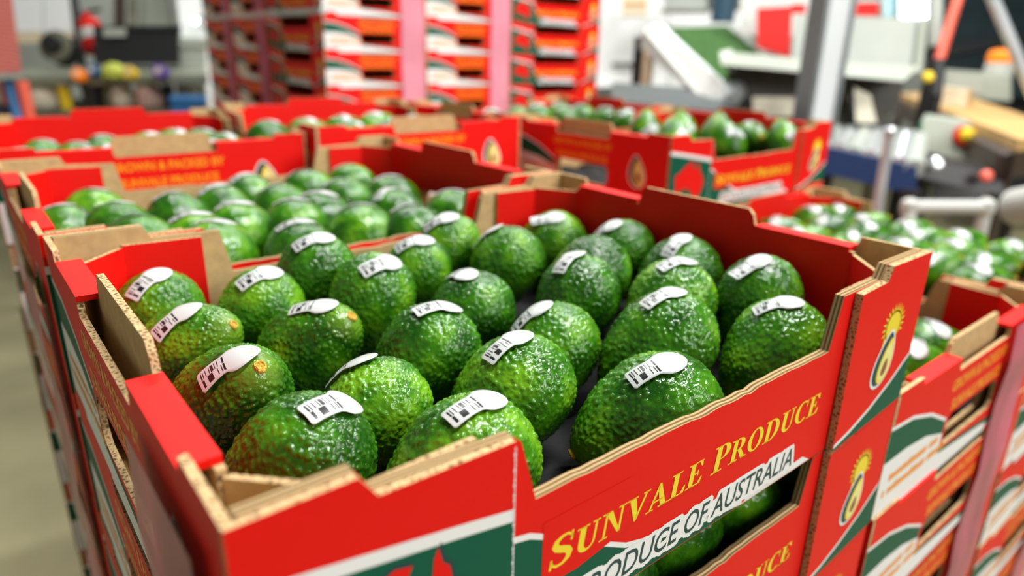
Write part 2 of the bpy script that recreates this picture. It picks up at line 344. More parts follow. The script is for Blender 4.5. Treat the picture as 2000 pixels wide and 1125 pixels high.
def build_kind(detail):
    """mesh data of every carton part: name -> (mesh, [(sub-part name, mesh)])"""
    K = {}
    def fin(name, mb, ch):
        K[name] = (mb.mesh(name), [(n, c.mesh(n)) for n, c in (ch or [])])
    ch = [] if detail else None
    mb = MB(); mb.prism([front_loop()], FRONT, -8.2, -3.2, RED, KRAFT, PLY); put(mb, front_decals(), FRONT, -3.2, ch, 'front'); fin('end_panel', mb, ch)
    ch = [] if detail else None
    mb = MB(); mb.prism([[(0, CUT), (38, CUT), (40, BOT), (88, BOT), (88, -9.2), (40, -8), (34.5, 0), (0, 0)]], FRONT, -3.0, 0.0, RED, KRAFT, EDGE)
    put(mb, flapA_decals(), FRONT, 0.0, ch, 'a'); fin('map_corner_flap', mb, ch)
    ch = [] if detail else None
    mb = MB(); mb.prism([[(318, BOT), (344, BOT), (346, CUT), (400, CUT), (400, 0), (350, 0), (346, -8), (318, -9.5)]], FRONT, -2.9, 1.0, RED, KRAFT, EDGE)
    put(mb, flapS_decals(), FRONT, 1.0, ch, 's'); fin('sun_corner_flap', mb, ch)
    # outer side wall (u runs from the far end to the near corner)
    ch = [] if detail else None
    mb = MB(); h = HOLE
    loop = [(3.2, CUT), (37, CUT), (40, BOT), (280, BOT), (283, CUT), (316.8, CUT), (316.8, 0), (281, 0), (279, -8), (215, -8), (213, -15), (109, -15), (107, -8), (41, -8), (39, 0), (3.2, 0)]
    hole = [(h[0]+6, h[2]), (h[1]-6, h[2]), (h[1], h[2]+6), (h[1], h[3]-6), (h[1]-6, h[3]), (h[0]+6, h[3]), (h[0], h[3]-6), (h[0], h[2]+6)]
    mb.prism([loop, hole], LEFT, -3.0, 0.0, RED, KRAFT, EDGE); put(mb, side_decals(), LEFT, 0.0, ch, 'l'); fin('side_wall', mb, ch)
    # red top folds and inner wall with its standing tab
    for nm, (a, b) in (('fold_far', (212.5, 279)), ('fold_near', (41, 107.5))):
        mb = MB(); mb.box((0.0, a, -8), (12.2, b, -5.2), RED); fin(nm, mb, None)
    mb = MB(); FR_IN = (Vector((9.2, 0, 0)), Y, Z, X)
    mb.prism([[(38, -97), (282, -97), (282, -8.1), (214, -8.1), (211, 1.5), (207, 5.5), (116, 5.5), (112, 1.5), (109, -8.1), (38, -8.1)], [(108, -82), (212, -82), (212, -50), (108, -50)]], FR_IN, 0, 3.0, RED, KRAFT, EDGE); fin('inner_wall', mb, None)
    # slanted corner posts closing the hollow corners
    def post(path, nm):
        mb = MB()
        for i in range(len(path)-1):
            a, b = Vector((*path[i], 0)), Vector((*path[i+1], 0)); d = (b-a).normalized(); n = d.cross(Z)
            l = (b-a).length; mb.prism([[(0, -97), (l, -97), (l, -10.5), (0, -9.2)]], (a, d, Z, n), -2.6, 0, RED, KRAFT, EDGE)
        fin(nm, mb, None)
    post([(79, 11.2), (37, 11.2), (12.4, 39.0)], 'corner_post')
    post([(387.6, 39.0), (363, 11.2), (318, 11.2)], 'corner_post_mirrored')
    mb = MB(); mb.box((3.4, 8.4, -102), (396.6, 311.6, -97.2), KRAFT); fin('carton_base', mb, None)
    # black moulded liner with cups
    mb = MB(); nx, ny = 72, 54; g = []
    for j in range(ny+1):
        for i in range(nx+1):
            x, y = 13+374*i/nx, 12+296*j/ny
            cz = math.cos(x/54*2*math.pi)*math.cos(y/76*2*math.pi)
            g.append((x, y, -90.0+4.0*cz-1.5*abs(cz)))
    mb.v = g
    for j in range(ny):
        for i in range(nx): a = j*(nx+1)+i; mb.f.append((a, a+1, a+nx+2, a+nx+1)); mb.m.append(mb.mi(BLACKP))
    fin('black_tray_liner', mb, None)
    mesh = K['black_tray_liner'][0]; mesh.polygons.foreach_set('use_smooth', [True]*len(mesh.polygons))
    return K
NEAR, FAR = build_kind(True), build_kind(False)
def carton(loc, rz, label, group, near=True, liner=True):
    root = empty('avocado_carton', (loc[0]*S, loc[1]*S, loc[2]*S), rz); props(root, label, 'carton', group)
    K = NEAR if near else FAR
    def add(key, nm, half=False, lab=None):
        me, subs = K[key]; o = link(nm, me, root, R180.copy() if half else None)
        if lab: o['label'] = lab
        for sn, sm in subs: link(sn, sm, o)
    for half in (False, True):
        add('end_panel', 'end_panel', half); add('map_corner_flap', 'corner_flap', half); add('sun_corner_flap', 'corner_flap', half); add('side_wall', 'side_wall', half)
        if near:
            add('fold_near', 'top_fold', half); add('fold_far', 'top_fold', half); add('inner_wall', 'inner_wall', half)
            add('corner_post', 'corner_post', half); add('corner_post_mirrored', 'corner_post', half)
        else: add('inner_wall', 'inner_wall', half)
    add('carton_base', 'carton_base')
    if near and liner: add('black_tray_liner', 'tray_liner', lab='black moulded plastic tray liner')
    return root

# ------------------------------------------------------------------ avocados
KL = 1.38
def prof(s): return math.sqrt(max(0.0, 1-s*s))*(1-0.25*s-0.06*s*s)
def avo_surface(nu, nv, seed, amp):
    """unit avocado: widest radius about 1, stem towards +z"""
    off = Vector((seed*7.3, seed*3.1, seed*5.7)); vs = []; bumps = []
    for j in range(nv+1):
        a = math.pi*j/nv; s = math.cos(a)
        for i in range(nu):
            t = 2*math.pi*i/nu; r = prof(s); p = Vector((r*math.cos(t), r*math.sin(t), s*KL)); n = Vector((math.cos(t)*math.sin(a)*1.1, math.sin(t)*math.sin(a)*1.1, math.cos(a))).normalized()
            b = 0.0
            if amp:
                w = noise.noise_vector(p*6+off)*0.05
                d = noise.voronoi((p+w)*9.5+off)[0][0]; d2 = noise.voronoi((p-w)*17+off*2)[0][0]
                m = 0.55+0.45*noise.noise(p*1.7+off*3)
                fade = 1-0.85*max(0.0, min(1.0, (s-0.80)/0.17))
                b = (max(0.0, 1-(d/0.56)**2)*0.8+max(0.0, 1-(d2/0.6)**2)*0.2)*fade*(0.35+0.85*m)
                p = p*(1+0.022*noise.noise(p*1.1+off)) + n*(b-0.35)*amp
            vs.append(p); bumps.append(b)
    fs = []
    for j in range(nv):
        for i in range(nu): a = j*nu+i; b = j*nu+(i+1) % nu; fs.append((a, a+nu, b+nu, b))
    return vs, fs, bumps
def avo_material():
    m = bpy.data.materials.new('avocado_skin'); m.use_nodes = True; nt = m.node_tree; b = nt.nodes['Principled BSDF']; L = nt.links
    def nd(t, **k):
        n = nt.nodes.new(t)
        for a, v in k.items():
            if a in n.inputs: n.inputs[a].default_value = v
            else: setattr(n, a, v)
        return n
    tc = nd('ShaderNodeTexCoord'); oi = nd('ShaderNodeObjectInfo')
    add = nd('ShaderNodeVectorMath', operation='MULTIPLY_ADD'); L.new(oi.outputs['Random'], add.inputs[0]); add.inputs[1].default_value = (37, 19, 53); L.new(tc.outputs['Object'], add.inputs[2])
    n1 = nd('ShaderNodeTexNoise', Scale=1.3, Detail=3.0); L.new(add.outputs[0], n1.inputs['Vector'])
    r1 = nd('ShaderNodeValToRGB'); e = r1.color_ramp.elements; e[0].position = 0.36; e[0].color = (0.008, 0.062, 0.003, 1); e[1].position = 0.72; e[1].color = (0.14, 0.34, 0.010, 1)
    x = e.new(0.52); x.color = (0.034, 0.160, 0.004, 1)
    shift = nd('ShaderNodeMath', operation='MULTIPLY_ADD'); L.new(oi.outputs['Random'], shift.inputs[0]); shift.inputs[1].default_value = 0.20; shift.inputs[2].default_value = -0.10
    sm = nd('ShaderNodeMath', operation='ADD'); L.new(n1.outputs['Fac'], sm.inputs[0]); L.new(shift.outputs[0], sm.inputs[1]); L.new(sm.outputs[0], r1.inputs[0])
    at_ = nd('ShaderNodeAttribute', attribute_name='pebble')
    mx = nd('ShaderNodeMix', data_type='RGBA', blend_type='MIX'); mx.inputs[7].default_value = (0.075, 0.24, 0.012, 1)
    mf = nd('ShaderNodeMath', operation='MULTIPLY'); mf.inputs[1].default_value = 0.5; L.new(at_.outputs['Fac'], mf.inputs[0]); L.new(mf.outputs[0], mx.inputs[0]); L.new(r1.outputs[0], mx.inputs[6])
    # pale green rays and yellow blush round the stem
    sp = nd('ShaderNodeSeparateXYZ'); L.new(tc.outputs['Object'], sp.inputs[0])
    st = nd('ShaderNodeMapRange'); st.inputs[1].default_value = 1.05; st.inputs[2].default_value = 1.38; L.new(sp.outputs['Z'], st.inputs[0])
    mx2 = nd('ShaderNodeMix', data_type='RGBA'); mx2.inputs[7].default_value = (0.20, 0.34, 0.03, 1)
    mf2 = nd('ShaderNodeMath', operation='MULTIPLY'); mf2.inputs[1].default_value = 0.6; L.new(st.outputs[0], mf2.inputs[0]); L.new(mf2.outputs[0], mx2.inputs[0]); L.new(mx.outputs[2], mx2.inputs[6])
    # brown scuffs
    n2 = nd('ShaderNodeTexNoise', Scale=2.1, Detail=6.0, Roughness=0.7); L.new(add.outputs[0], n2.inputs['Vector'])
    r2 = nd('ShaderNodeValToRGB'); r2.color_ramp.elements[0].position = 0.70; r2.color_ramp.elements[1].position = 0.80; L.new(n2.outputs['Fac'], r2.inputs[0])
    mx3 = nd('ShaderNodeMix', data_type='RGBA'); mx3.inputs[7].default_value = (0.23, 0.15, 0.055, 1)
    mf3 = nd('ShaderNodeMath', operation='MULTIPLY'); mf3.inputs[1].default_value = 0.65; L.new(r2.outputs[0], mf3.inputs[0]); L.new(mf3.outputs[0], mx3.inputs[0]); L.new(mx2.outputs[2], mx3.inputs[6])
    L.new(mx3.outputs[2], b.inputs['Base Color'])
    b.inputs['Roughness'].default_value = 0.14; b.inputs['Specular IOR Level'].default_value = 0.45
    n3 = nd('ShaderNodeTexNoise', Scale=22.0, Detail=2.0); L.new(tc.outputs['Object'], n3.inputs['Vector'])
    bp = nd('ShaderNodeBump', Strength=0.3, Distance=0.0010); L.new(n3.outputs['Fac'], bp.inputs['Height']); L.new(bp.outputs[0], b.inputs['Normal'])
    return m
SKIN = avo_material()
def avo_mesh(seed, nu, nv, amp):
    vs, fs, bumps = avo_surface(nu, nv, seed, amp)
    me = bpy.data.meshes.new('avocado'); me.from_pydata([tuple(v) for v in vs], [], fs); me.materials.append(SKIN)
    me.polygons.foreach_set('use_smooth', [True]*len(me.polygons))
    a = me.attributes.new('pebble', 'FLOAT', 'POINT'); a.data.foreach_set('value', [max(0, min(1, x)) for x in bumps])
    me.update(); return me
HI = [avo_mesh(k, 300, 165, 0.047) for k in range(5)]
LO = [avo_mesh(k+20, 128, 70, 0.042) for k in range(4)]
_v, _f, _ = avo_surface(64, 48, 0, 0.0)
BVH = BVHTree.FromPolygons(_v, _f)
SCAR_M = mat('stem_scar', (0.72, 0.46, 0.06), 0.6, 0.3, noise_amt=0.5, noise_scale=14, bump=0.5, bump_scale=25, dist=0.02)
def scar_mesh():
    mb = MB(1.0); n = 18
    ring = [(0.118, KL-0.050), (0.105, KL+0.008), (0.075, KL+0.026), (0.05, KL+0.008)]
    pts = [[Vector((r*(1+0.12*math.sin(3*t+1))*math.cos(t), r*(1+0.1*math.cos(2*t))*math.sin(t), z)) for t in [2*math.pi*i/n for i in range(n)]] for r, z in ring]
    for a, b in zip(pts, pts[1:]):
        for i in range(n): mb.face([a[i], a[(i+1) % n], b[(i+1) % n], b[i]], SCAR_M)
    mb.face(pts[-1], SCAR_M)
    return mb.mesh('stem_scar', True)
SCAR = scar_mesh()
def sticker_material():
    m = bpy.data.materials.new('fruit_sticker'); m.use_nodes = True; nt = m.node_tree; b = nt.nodes['Principled BSDF']; L = nt.links
    b.inputs['Roughness'].default_value = 0.28; b.inputs['Specular IOR Level'].default_value = 0.5
    def mth(op, a, c=None, d=None):
        n = nt.nodes.new('ShaderNodeMath'); n.operation = op
        for i, v in enumerate((a, c, d)):
            if v is None: continue
            if hasattr(v, 'is_output'): L.new(v, n.inputs[i])
            else: n.inputs[i].default_value = v
        return n.outputs[0]
    uv = nt.nodes.new('ShaderNodeUVMap'); uv.uv_map = 'print'; sp = nt.nodes.new('ShaderNodeSeparateXYZ'); L.new(uv.outputs[0], sp.inputs[0])
    u, v = sp.outputs[0], sp.outputs[1]                        # u along the sticker 0..1, v across -1..1
    row = mth('GREATER_THAN', v, 0.0)
    cell = mth('FLOOR', mth('MULTIPLY', u, 58.0))
    wn = nt.nodes.new('ShaderNodeTexWhiteNoise'); wn.noise_dimensions = '2D'; cb = nt.nodes.new('ShaderNodeCombineXYZ'); L.new(cell, cb.inputs[0]); L.new(row, cb.inputs[1]); L.new(cb.outputs[0], wn.inputs['Vector'])
    bar = mth('GREATER_THAN', wn.outputs['Value'], 0.50)
    av = mth('ABSOLUTE', v)
    m1 = mth('MULTIPLY', mth('GREATER_THAN', u, 0.06), mth('LESS_THAN', u, 0.50))
    m2 = mth('MULTIPLY', mth('LESS_THAN', av, 0.74), mth('GREATER_THAN', av, 0.035))
    bars = mth('MULTIPLY', mth('MULTIPLY', m1, m2), bar)
    du = mth('SUBTRACT', u, 0.90); dv = mth('ADD', v, 0.33)
    dot = mth('LESS_THAN', mth('ADD', mth('MULTIPLY', mth('MULTIPLY', du, du), 4.4), mth('MULTIPLY', dv, dv)), 0.006)
    a = nt.nodes.new('ShaderNodeMix'); a.data_type = 'RGBA'; a.inputs[6].default_value = (0.50, 0.53, 0.52, 1); a.inputs[7].default_value = (0.012, 0.012, 0.014, 1); L.new(bars, a.inputs[0])
    c = nt.nodes.new('ShaderNodeMix'); c.data_type = 'RGBA'; c.inputs[7].default_value = (0.42, 0.62, 0.05, 1); L.new(dot, c.inputs[0]); L.new(a.outputs[2], c.inputs[6])
    L.new(c.outputs[2], b.inputs['Base Color'])
    return m
STICK_M = sticker_material()
def sticker_mesh(p, d, R, size=28.0, lift=0.8, peel=0.0, nu=26, nv=10):
    """p, d in the avocado's unit frame; the label follows the skin, round head at u = 1"""
    loc, n, _, _ = BVH.find_nearest(p); d = (d-n*d.dot(n)).normalized(); bb = n.cross(d)
    k = size/R; vs = []; uvs = []
    def half(u):                                               # half width along the label
        if u < 0.03: return 0.150+0.03*math.sqrt(u/0.03)
        if u < 0.44: return 0.180
        if u < 0.62: return 0.180+0.075*(0.5-0.5*math.cos((u-0.44)/0.18*math.pi))
        return 0.255*math.sqrt(max(0.0, 1-((u-0.66)/0.34)**2)) if u > 0.66 else 0.255
    for i in range(nu+1):
        u = 0.5-0.5*math.cos(math.pi*i/nu)*1.0
        for j in range(nv+1):
            v = -1+2*j/nv; q = loc + d*((u-0.5)*k) + bb*(v*half(u)*k)
            h = BVH.ray_cast(q+n*0.9, -n)[0] if True else None
            if h is None or (h-q).length > 0.6: h = q-n*(((u-0.5)*k)**2*0.45)
            nn = BVH.find_nearest(h)[1]
            flat = q+n*(-0.25*((u-0.5)*k)**2)
            hh = h*0.93+flat*0.07 + nn*(lift/R)
            if peel and u < 0.45: hh = hh + n*(peel*(0.45-u)**1.5/R*10)
            vs.append(hh); uvs.append((u, v))
    fs = []
    for i in range(nu):
        for j in range(nv): a = i*(nv+1)+j; fs.append((a, a+nv+1, a+nv+2, a+1))
    # a thin film: back face a touch below
    nv0 = len(vs); th = 0.16/R; back = [x-n*th for x in vs]
    per = [i*(nv+1) for i in range(nu+1)]+[nu*(nv+1)+j for j in range(1, nv+1)]+[i*(nv+1)+nv for i in range(nu-1, -1, -1)]+[j for j in range(nv-1, 0, -1)]
    fs2 = [tuple(nv0+x for x in f[::-1]) for f in fs]; rim = [(per[i], nv0+per[i], nv0+per[(i+1) % len(per)], per[(i+1) % len(per)]) for i in range(len(per))]
    me = bpy.data.meshes.new('sticker'); me.from_pydata([tuple(x) for x in vs+back], [], fs+fs2+rim); me.materials.append(STICK_M)
    ul = me.uv_layers.new(name='print'); uu = uvs+uvs
    for l in me.loops: ul.data[l.index].uv = uu[l.vertex_index]
    me.polygons.foreach_set('use_smooth', [True]*len(me.polygons)); me.update()
    if (Vector(vs[(nu//2)*(nv+1)+nv//2])).dot(me.polygons[(nu//2)*nv+nv//2].normal) < 0: me.flip_normals()
    return me
def place_avo(me, c, ax, R, roll=0.0, parent=None):
    ax = Vector(ax).normalized(); q = Vector((0, 0, 1)).rotation_difference(ax) @ Matrix.Rotation(roll, 3, 'Z').to_quaternion()
    M = Matrix.Translation(Vector(c)*S) @ q.to_matrix().to_4x4() @ Matrix.Scale(R*S, 4)
    o = link('avocado', me); o.matrix_world = M
    return o, M
# rows: centre (mm), stem direction, radius, sticker point, sticker direction
AV = [
(44.213,287.663,-53.324,-0.451,0.238,-0.86,24.246,43,277.28,-23.24,0.866,0.385,0.318),
(51.36,231.144,-50.586,0.459,-0.723,0.517,24.131,43.16,224,-29.8,0.897,0.041,0.441),
(51.452,164.196,-54.474,0.119,-0.694,0.71,27.589,44.52,147.62,-27.23,0.858,-0.227,0.461),
(50.726,97.592,-59.557,-0.637,0.315,-0.704,27.288,67.4,87.24,-27.97,0.895,0.345,-0.284),
(96.768,262.981,-56.027,-0.418,0.207,-0.885,24.676,97.87,253.04,-24.54,0.985,0.091,0.144),
(108.173,204.85,-56.367,0.348,-0.678,0.648,26.549,106.46,196.57,-29.35,0.7,-0.695,0.163),
(99.237,123.108,-65.592,-0.523,0.237,-0.819,25.252,94.92,131.86,-36.76,0.709,-0.453,0.54),
(103.864,57.445,-60.383,-0.739,0.261,-0.621,27.659,110.43,51.03,-26.34,1,0.028,0.013),
(143.387,286.067,-48.069,-0.439,0.167,-0.883,25.703,143.63,277.53,-15.05,0.987,-0.072,0.145),
(158.307,235.03,-52.475,-0.43,0.141,-0.891,26.185,162.02,220.59,-20.89,0.997,0.072,0.039),
(149.577,157.053,-61.105,-0.604,0.276,-0.747,26.863,158.18,150.76,-26.89,0.988,-0.119,-0.103),
(162.096,97.015,-61.121,-0.612,0.424,-0.667,27.277,160.07,93.11,-28.06,0.955,-0.022,0.296),
(210.845,263.965,-52.607,-0.334,0.127,-0.934,23.252,208.26,257.9,-22.29,0.939,-0.301,0.167),
(207.996,196.659,-62.625,-0.627,0.212,-0.749,26.398,205.97,199.59,-30.38,0.127,-0.958,0.256),
(215.37,126.059,-64.364,-0.609,0.221,-0.762,25.877,206.72,130.49,-36.28,0.732,-0.331,0.596),
(205.587,42.989,-62.74,-0.823,0.413,-0.39,28.792,202.96,36.61,-31.67,0.88,-0.344,0.326),
(254.407,286.83,-47.013,-0.314,0.138,-0.939,24.009,246.27,283.05,-17.19,0.823,-0.44,0.359),
(273.162,240.074,-52.226,-0.421,0.282,-0.862,26.353,265.05,249.51,-23.48,0.591,-0.491,0.64),
(265.372,155.707,-52.421,-0.423,0.166,-0.891,26.132,260.95,157.04,-18.96,0.94,0.192,0.28),
(259.324,82.883,-55.739,-0.683,0.341,-0.646,28.346,260.19,79.75,-21.03,0.949,-0.251,0.191),
(355.645,281.66,-58.953,-0.533,0.337,-0.776,26.882,347.31,273.27,-28.31,0.738,-0.611,0.286),
(309.126,189.097,-54.342,-0.48,0.358,-0.801,27.089),
(308.073,114.531,-53.532,-0.536,0.205,-0.819,26.767,311.16,110.35,-18.61,0.965,-0.258,0.043),
(318.219,44.189,-60.009,-0.731,0.24,-0.638,26.997,316.92,43.44,-27.76,0.702,-0.657,0.276),
(361.81,204.367,-50.895,-0.277,0.203,-0.939,24.676,349.52,209.7,-23.63,0.369,-0.722,0.586),
(355.479,144.759,-52.388,-0.59,0.238,-0.771,27.341,349.78,141.69,-19.61,0.907,0.071,0.415),
(358.806,82.422,-51.041,-0.393,0.225,-0.891,25.711,348.38,82.05,-20.89,0.772,-0.292,0.565),
]
ORD = ['first', 'second', 'third', 'fourth', 'fifth', 'sixth', 'seventh', 'eighth', 'ninth', 'tenth', 'eleventh', 'twelfth', 'thirteenth', 'fourteenth', 'fifteenth', 'sixteenth', 'seventeenth', 'eighteenth', 'nineteenth', 'twentieth', 'twenty-first', 'twenty-second', 'twenty-third', 'twenty-fourth', 'twenty-fifth', 'twenty-sixth', 'twenty-seventh', 'twenty-eighth', 'twenty-ninth', 'thirtieth']
ROWN = ['at the back', 'second from the back', 'second from the front', 'at the front']
SPECIAL = {2: 'knobbly avocado with a yellow stem scar, at the left of the nearest carton', 3: 'pale-sided avocado with a curved sticker at the near left corner of the nearest carton',
           15: 'large avocado lying by the yellow lettering, sticker fully facing us, nearest carton', 23: 'large glossy avocado in the near right corner of the nearest carton',
           20: 'avocado with a half-peeled sticker by the far corner of the nearest carton', 5: 'avocado with an orange scuff beside its sticker, left half of the nearest carton'}
def build_main_avocados():
    for i, r in enumerate(AV):
        c, ax, R = r[0:3], r[3:6], r[6]
        o, M = place_avo(HI[i % 5], c, ax, R, roll=i*2.4)
        lab = SPECIAL.get(i, 'dark green avocado in the nearest carton, %s column from the left, %s' % (ORD[i//4], ROWN[i % 4]))
        props(o, lab, 'avocado', 'avocados in the nearest carton')
        link('stem_scar', SCAR, o)
        if len(r) > 7:
            inv = M.inverted(); p = inv @ (Vector(r[7:10])*S); d = inv.to_3x3() @ Vector(r[10:13])
            s = link('sticker', sticker_mesh(p, d.normalized(), R, 27.0 if i not in (3, 15) else 28.5, 1.7, peel=(1.6 if i in (20, 26) else 0.0)), o)
            s['label'] = 'white barcode sticker'
build_main_avocados()
# fruit of the other trays: one kind with a sticker on its upper side
GEN_ST = [sticker_mesh(Vector((0.95, 0.1*k-0.1, 0.1)), Vector((0.1, 1, 0.5-0.4*k)), 28.0, 30.0, 0.8, nu=14, nv=6) for k in range(3)]
def tray_fruit(pts, z0, axis, R, where, group, low=24.0, stems=()):
    """pts: sticker spots (x, y) in plan; the local +x side of the fruit, with the sticker, is turned up"""
    order = sorted(range(len(pts)), key=lambda i: (Vector((pts[i][0], pts[i][1], 0))-CAM).dot(rt)/(Vector((pts[i][0], pts[i][1], 0))-CAM).dot(fw))
    for rank, i in enumerate(order):
        x, y = pts[i]; rnd = random.Random(i*31+len(pts)); ax = (Vector(axis)+Vector((rnd.uniform(-.2, .2), rnd.uniform(-.2, .2), rnd.uniform(-.18, .18)))).normalized()
        if i in stems: ax = Vector((-0.5, -0.8, 0.25)).normalized()
        upv = (Vector((-0.15, -0.25, 1))-ax*Vector((-0.15, -0.25, 1)).dot(ax)).normalized(); side = ax.cross(upv)
        r = R*rnd.uniform(0.94, 1.05)
        Mx = Matrix(((upv.x, side.x, ax.x, 0), (upv.y, side.y, ax.y, 0), (upv.z, side.z, ax.z, 0), (0, 0, 0, 1)))
        o = link('avocado', LO[i % 4]); o.matrix_world = Matrix.Translation(Vector((x, y, z0-r))*S) @ Mx @ Matrix.Scale(r*S, 4)
        props(o, 'green avocado in %s, %s from the left' % (where, ORD[rank]), 'avocado', group)
        link('stem_scar', SCAR, o); s = link('sticker', GEN_ST[i % 3], o); s['label'] = 'white sticker'
R90 = math.pi/2
C1 = 'cartons of the front pallet, top layer'
NEAREST = carton((0, 0, 0), 0, 'open red carton of avocados nearest the camera, large yellow lettering on its front', C1)
carton((-2, 324, 0), 0, 'open avocado carton directly behind the nearest one, fruit lying lengthwise', C1)
carton((315, 690, 3), R90-0.03, 'open avocado carton at the far left edge of the front pallet', C1)
carton((640, 662, 12), R90-0.02, 'open avocado carton in the back row, in front of the tall stack', C1)
carton((671, 403, 7), 0, 'open avocado carton with a red map on green, behind the nearest carton right side', C1)
carton((671, 727, 8), 0, 'open avocado carton at the far back, behind the one with the red map', C1)
carton((724, 0, -95), R90, 'open avocado carton one layer lower, at the right edge of the picture', C1)
carton((1048, 0, -95), R90, 'open avocado carton full of white stickered fruit, right of the nearest carton', C1)
tray_fruit([(31,525),(69,512),(69,443),(119,528),(111,438),(115,401),(163,545),(152,459),(195,443),(211,514),(168,365),(228,462),(262,573),(273,508),(233,390),(290,436),(268,362),(335,398),(320,585),(325,500),(62,585),(205,590),(28,400)], -22, (0.12, 1, 0.05), 30, 'the carton behind the nearest one', 'avocados in the carton behind')
tray_fruit([(38,880),(62,955),(62,815),(100,845),(95,910),(128,870),(135,975),(200,980),(242,1000),(275,990),(285,915),(60,745),(120,770),(190,800),(190,890),(245,860),(250,770)], -18, (1, 0.2, 0.1), 28.5, 'the far left carton', 'avocados in the far left carton', stems=(1, 4, 6))
tray_fruit([(358,930),(425,940),(497,960),(572,985),(600,900),(540,870),(460,850),(390,840)], -4, (1, 0.3, 0.3), 29, 'the back row carton', 'avocados in the back row carton')
tray_fruit([(945,675),(1000,640),(1030,585),(1032,520),(1036,458),(960,520),(880,560)], -2, (0.15, 0.3, 0.9), 31, 'the carton with the red map', 'avocados in the carton with the map', stems=(3,))
tray_fruit([(1030,1000),(1030,930),(1035,865),(1030,800),(960,990),(955,900),(880,960),(790,930)], -2, (0.3, 0.8, 0.3), 28.5, 'the farthest open carton', 'avocados in the farthest carton')
tray_fruit([(990,365),(1030,345),(943,320),(1005,290),(849,305),(872,355),(803,315),(817,252),(878,252),(945,262),(1010,235),(780,214),(895,193),(975,206),(864,148),(950,150),(1012,168),(903,103),(845,90),(1005,105)], -112, (0.5, -0.6, 0.35), 27, 'the lower carton right of the nearest', 'avocados in the lower carton')
tray_fruit([(613,52),(556,45),(500,60),(580,110),(520,125),(640,115),(450,55),(440,120)], -114, (0.4, -0.8, 0.2), 28, 'the lower carton at the right edge', 'avocados in the carton at the right edge')
tray_fruit([(50,44),(110,46),(170,45),(230,44),(290,46),(350,48)], -117, (-1, 0.1, -0.15), 28, 'the gap under the yellow lettering', 'avocados in the second layer carton')
# lower layers of the front pallet
FLOOR = -1060.0
COLS = [((0, 0), 0, 'under the nearest carton', 1), ((-2, 324), 0, 'under the carton behind the nearest one', 1), ((315, 690), R90-0.03, 'under the far left carton', 1), ((640, 662), R90-0.02, 'under the back row carton', 1),
        ((671, 403), 0, 'under the carton with the red map', 1), ((671, 727), 0, 'under the farthest open carton', 1), ((724, 0), R90, 'in the column at the right edge', 2), ((1048, 0), R90, 'in the far right column', 2)]
for (x, y), rz, where, k0 in COLS:
    dz = {315: 3, 640: 12, 671: 7}.get(x, 0)
    for k in range(k0, 10):
        rnd = random.Random(k*7+x); jx, jy = rnd.uniform(-1.5, 1.5), rnd.uniform(-1.5, 1.5)
        if (x, k) in ((0, 1),): jx = jy = 0
        carton((x+jx, y+jy, dz*(10-k)/10-95*k), rz+rnd.uniform(-.004, .004), 'red carton %s, %s layer from the top' % (where, ORD[k]), 'stacked cartons of the front pallet', near=(k == k0 and x in (0, 724)))
# pink packing tape running down the columns
PINK = mat('pink_tape', (0.72, 0.13, 0.24), 0.28, 0.4, noise_amt=0.5, noise_scale=26, alpha=0.72, stretch=(1, 1, 0.35))
PINKF = mat('lit_pink_tape', (0.86, 0.33, 0.42), 0.3, 0.4, noise_amt=0.12, noise_scale=9, alpha=0.88)  # paler copy of the tape: light on the film over white print, in the colour
def tape(fr, u0, u1, z1, z0, label, group, bulge=1.6, PINK=PINK):
    mb = MB(); n = 24; O, U, V, N = fr; prev = None
    for i in range(n+1):
        z = z1+(z0-z1)*i/n; k = 4.0+bulge*math.sin(i*1.9); a = O+U*(u0+1.5*math.sin(i*0.7))+V*z+N*k; b = O+U*(u1+1.5*math.sin(i*0.7))+V*z+N*k
        if prev:
            mb.face([prev[0], a, b, prev[1]], PINK); q = [p-N*0.2 for p in (prev[0], prev[1], b, a)]; mb.face(q, PINK)
        prev = (a, b)
    return props(mb.obj('packing_tape'), label, 'tape', group)
TG = 'pink tape down the front pallet'
tape(LEFT, 222, 300, -20, FLOOR+130, 'pink tape down the left side of the nearest carton stack', TG)
tape((Vector((-4, 324+D, 0)), -Y, Z, -X), 222, 300, -40, FLOOR+130, 'pink tape down the left side of the stack behind', TG)
tape((Vector((0, 0, 0)), X, Z, -Y), 618, 690, -100, FLOOR+130, 'pink tape down the front of the column at the right edge', TG)
tape((Vector((0, 0, 0)), X, Z, -Y), 942, 1012, -100, FLOOR+130, 'pink tape down the front of the far right column', TG)
WOODP = mat('pallet_wood', (0.42, 0.28, 0.15), 0.8, 0.2, noise_amt=0.3, noise_scale=12, stretch=(1, 12, 12))
def pallet(x0, y0, w, d, label):
    r = empty('wooden_pallet', (x0*S, y0*S, FLOOR*S)); props(r, label, 'pallet')
    for i in range(3): mb = MB(); mb.box((0, i*(d-70)/2, 18), (w, i*(d-70)/2+70, 108), WOODP); mb.obj('bearer', r)
    for i in range(9): mb = MB(); mb.box((i*(w-95)/8, 0, 108), (i*(w-95)/8+95, d, 126), WOODP); mb.obj('deck_board', r)
    for i in range(3): mb = MB(); mb.box((i*(w-95)/2, 0, 0), (i*(w-95)/2+95, d, 18), WOODP); mb.obj('bottom_board', r)
pallet(-5, -5, 1085, 1095, 'wooden pallet under the front cartons')
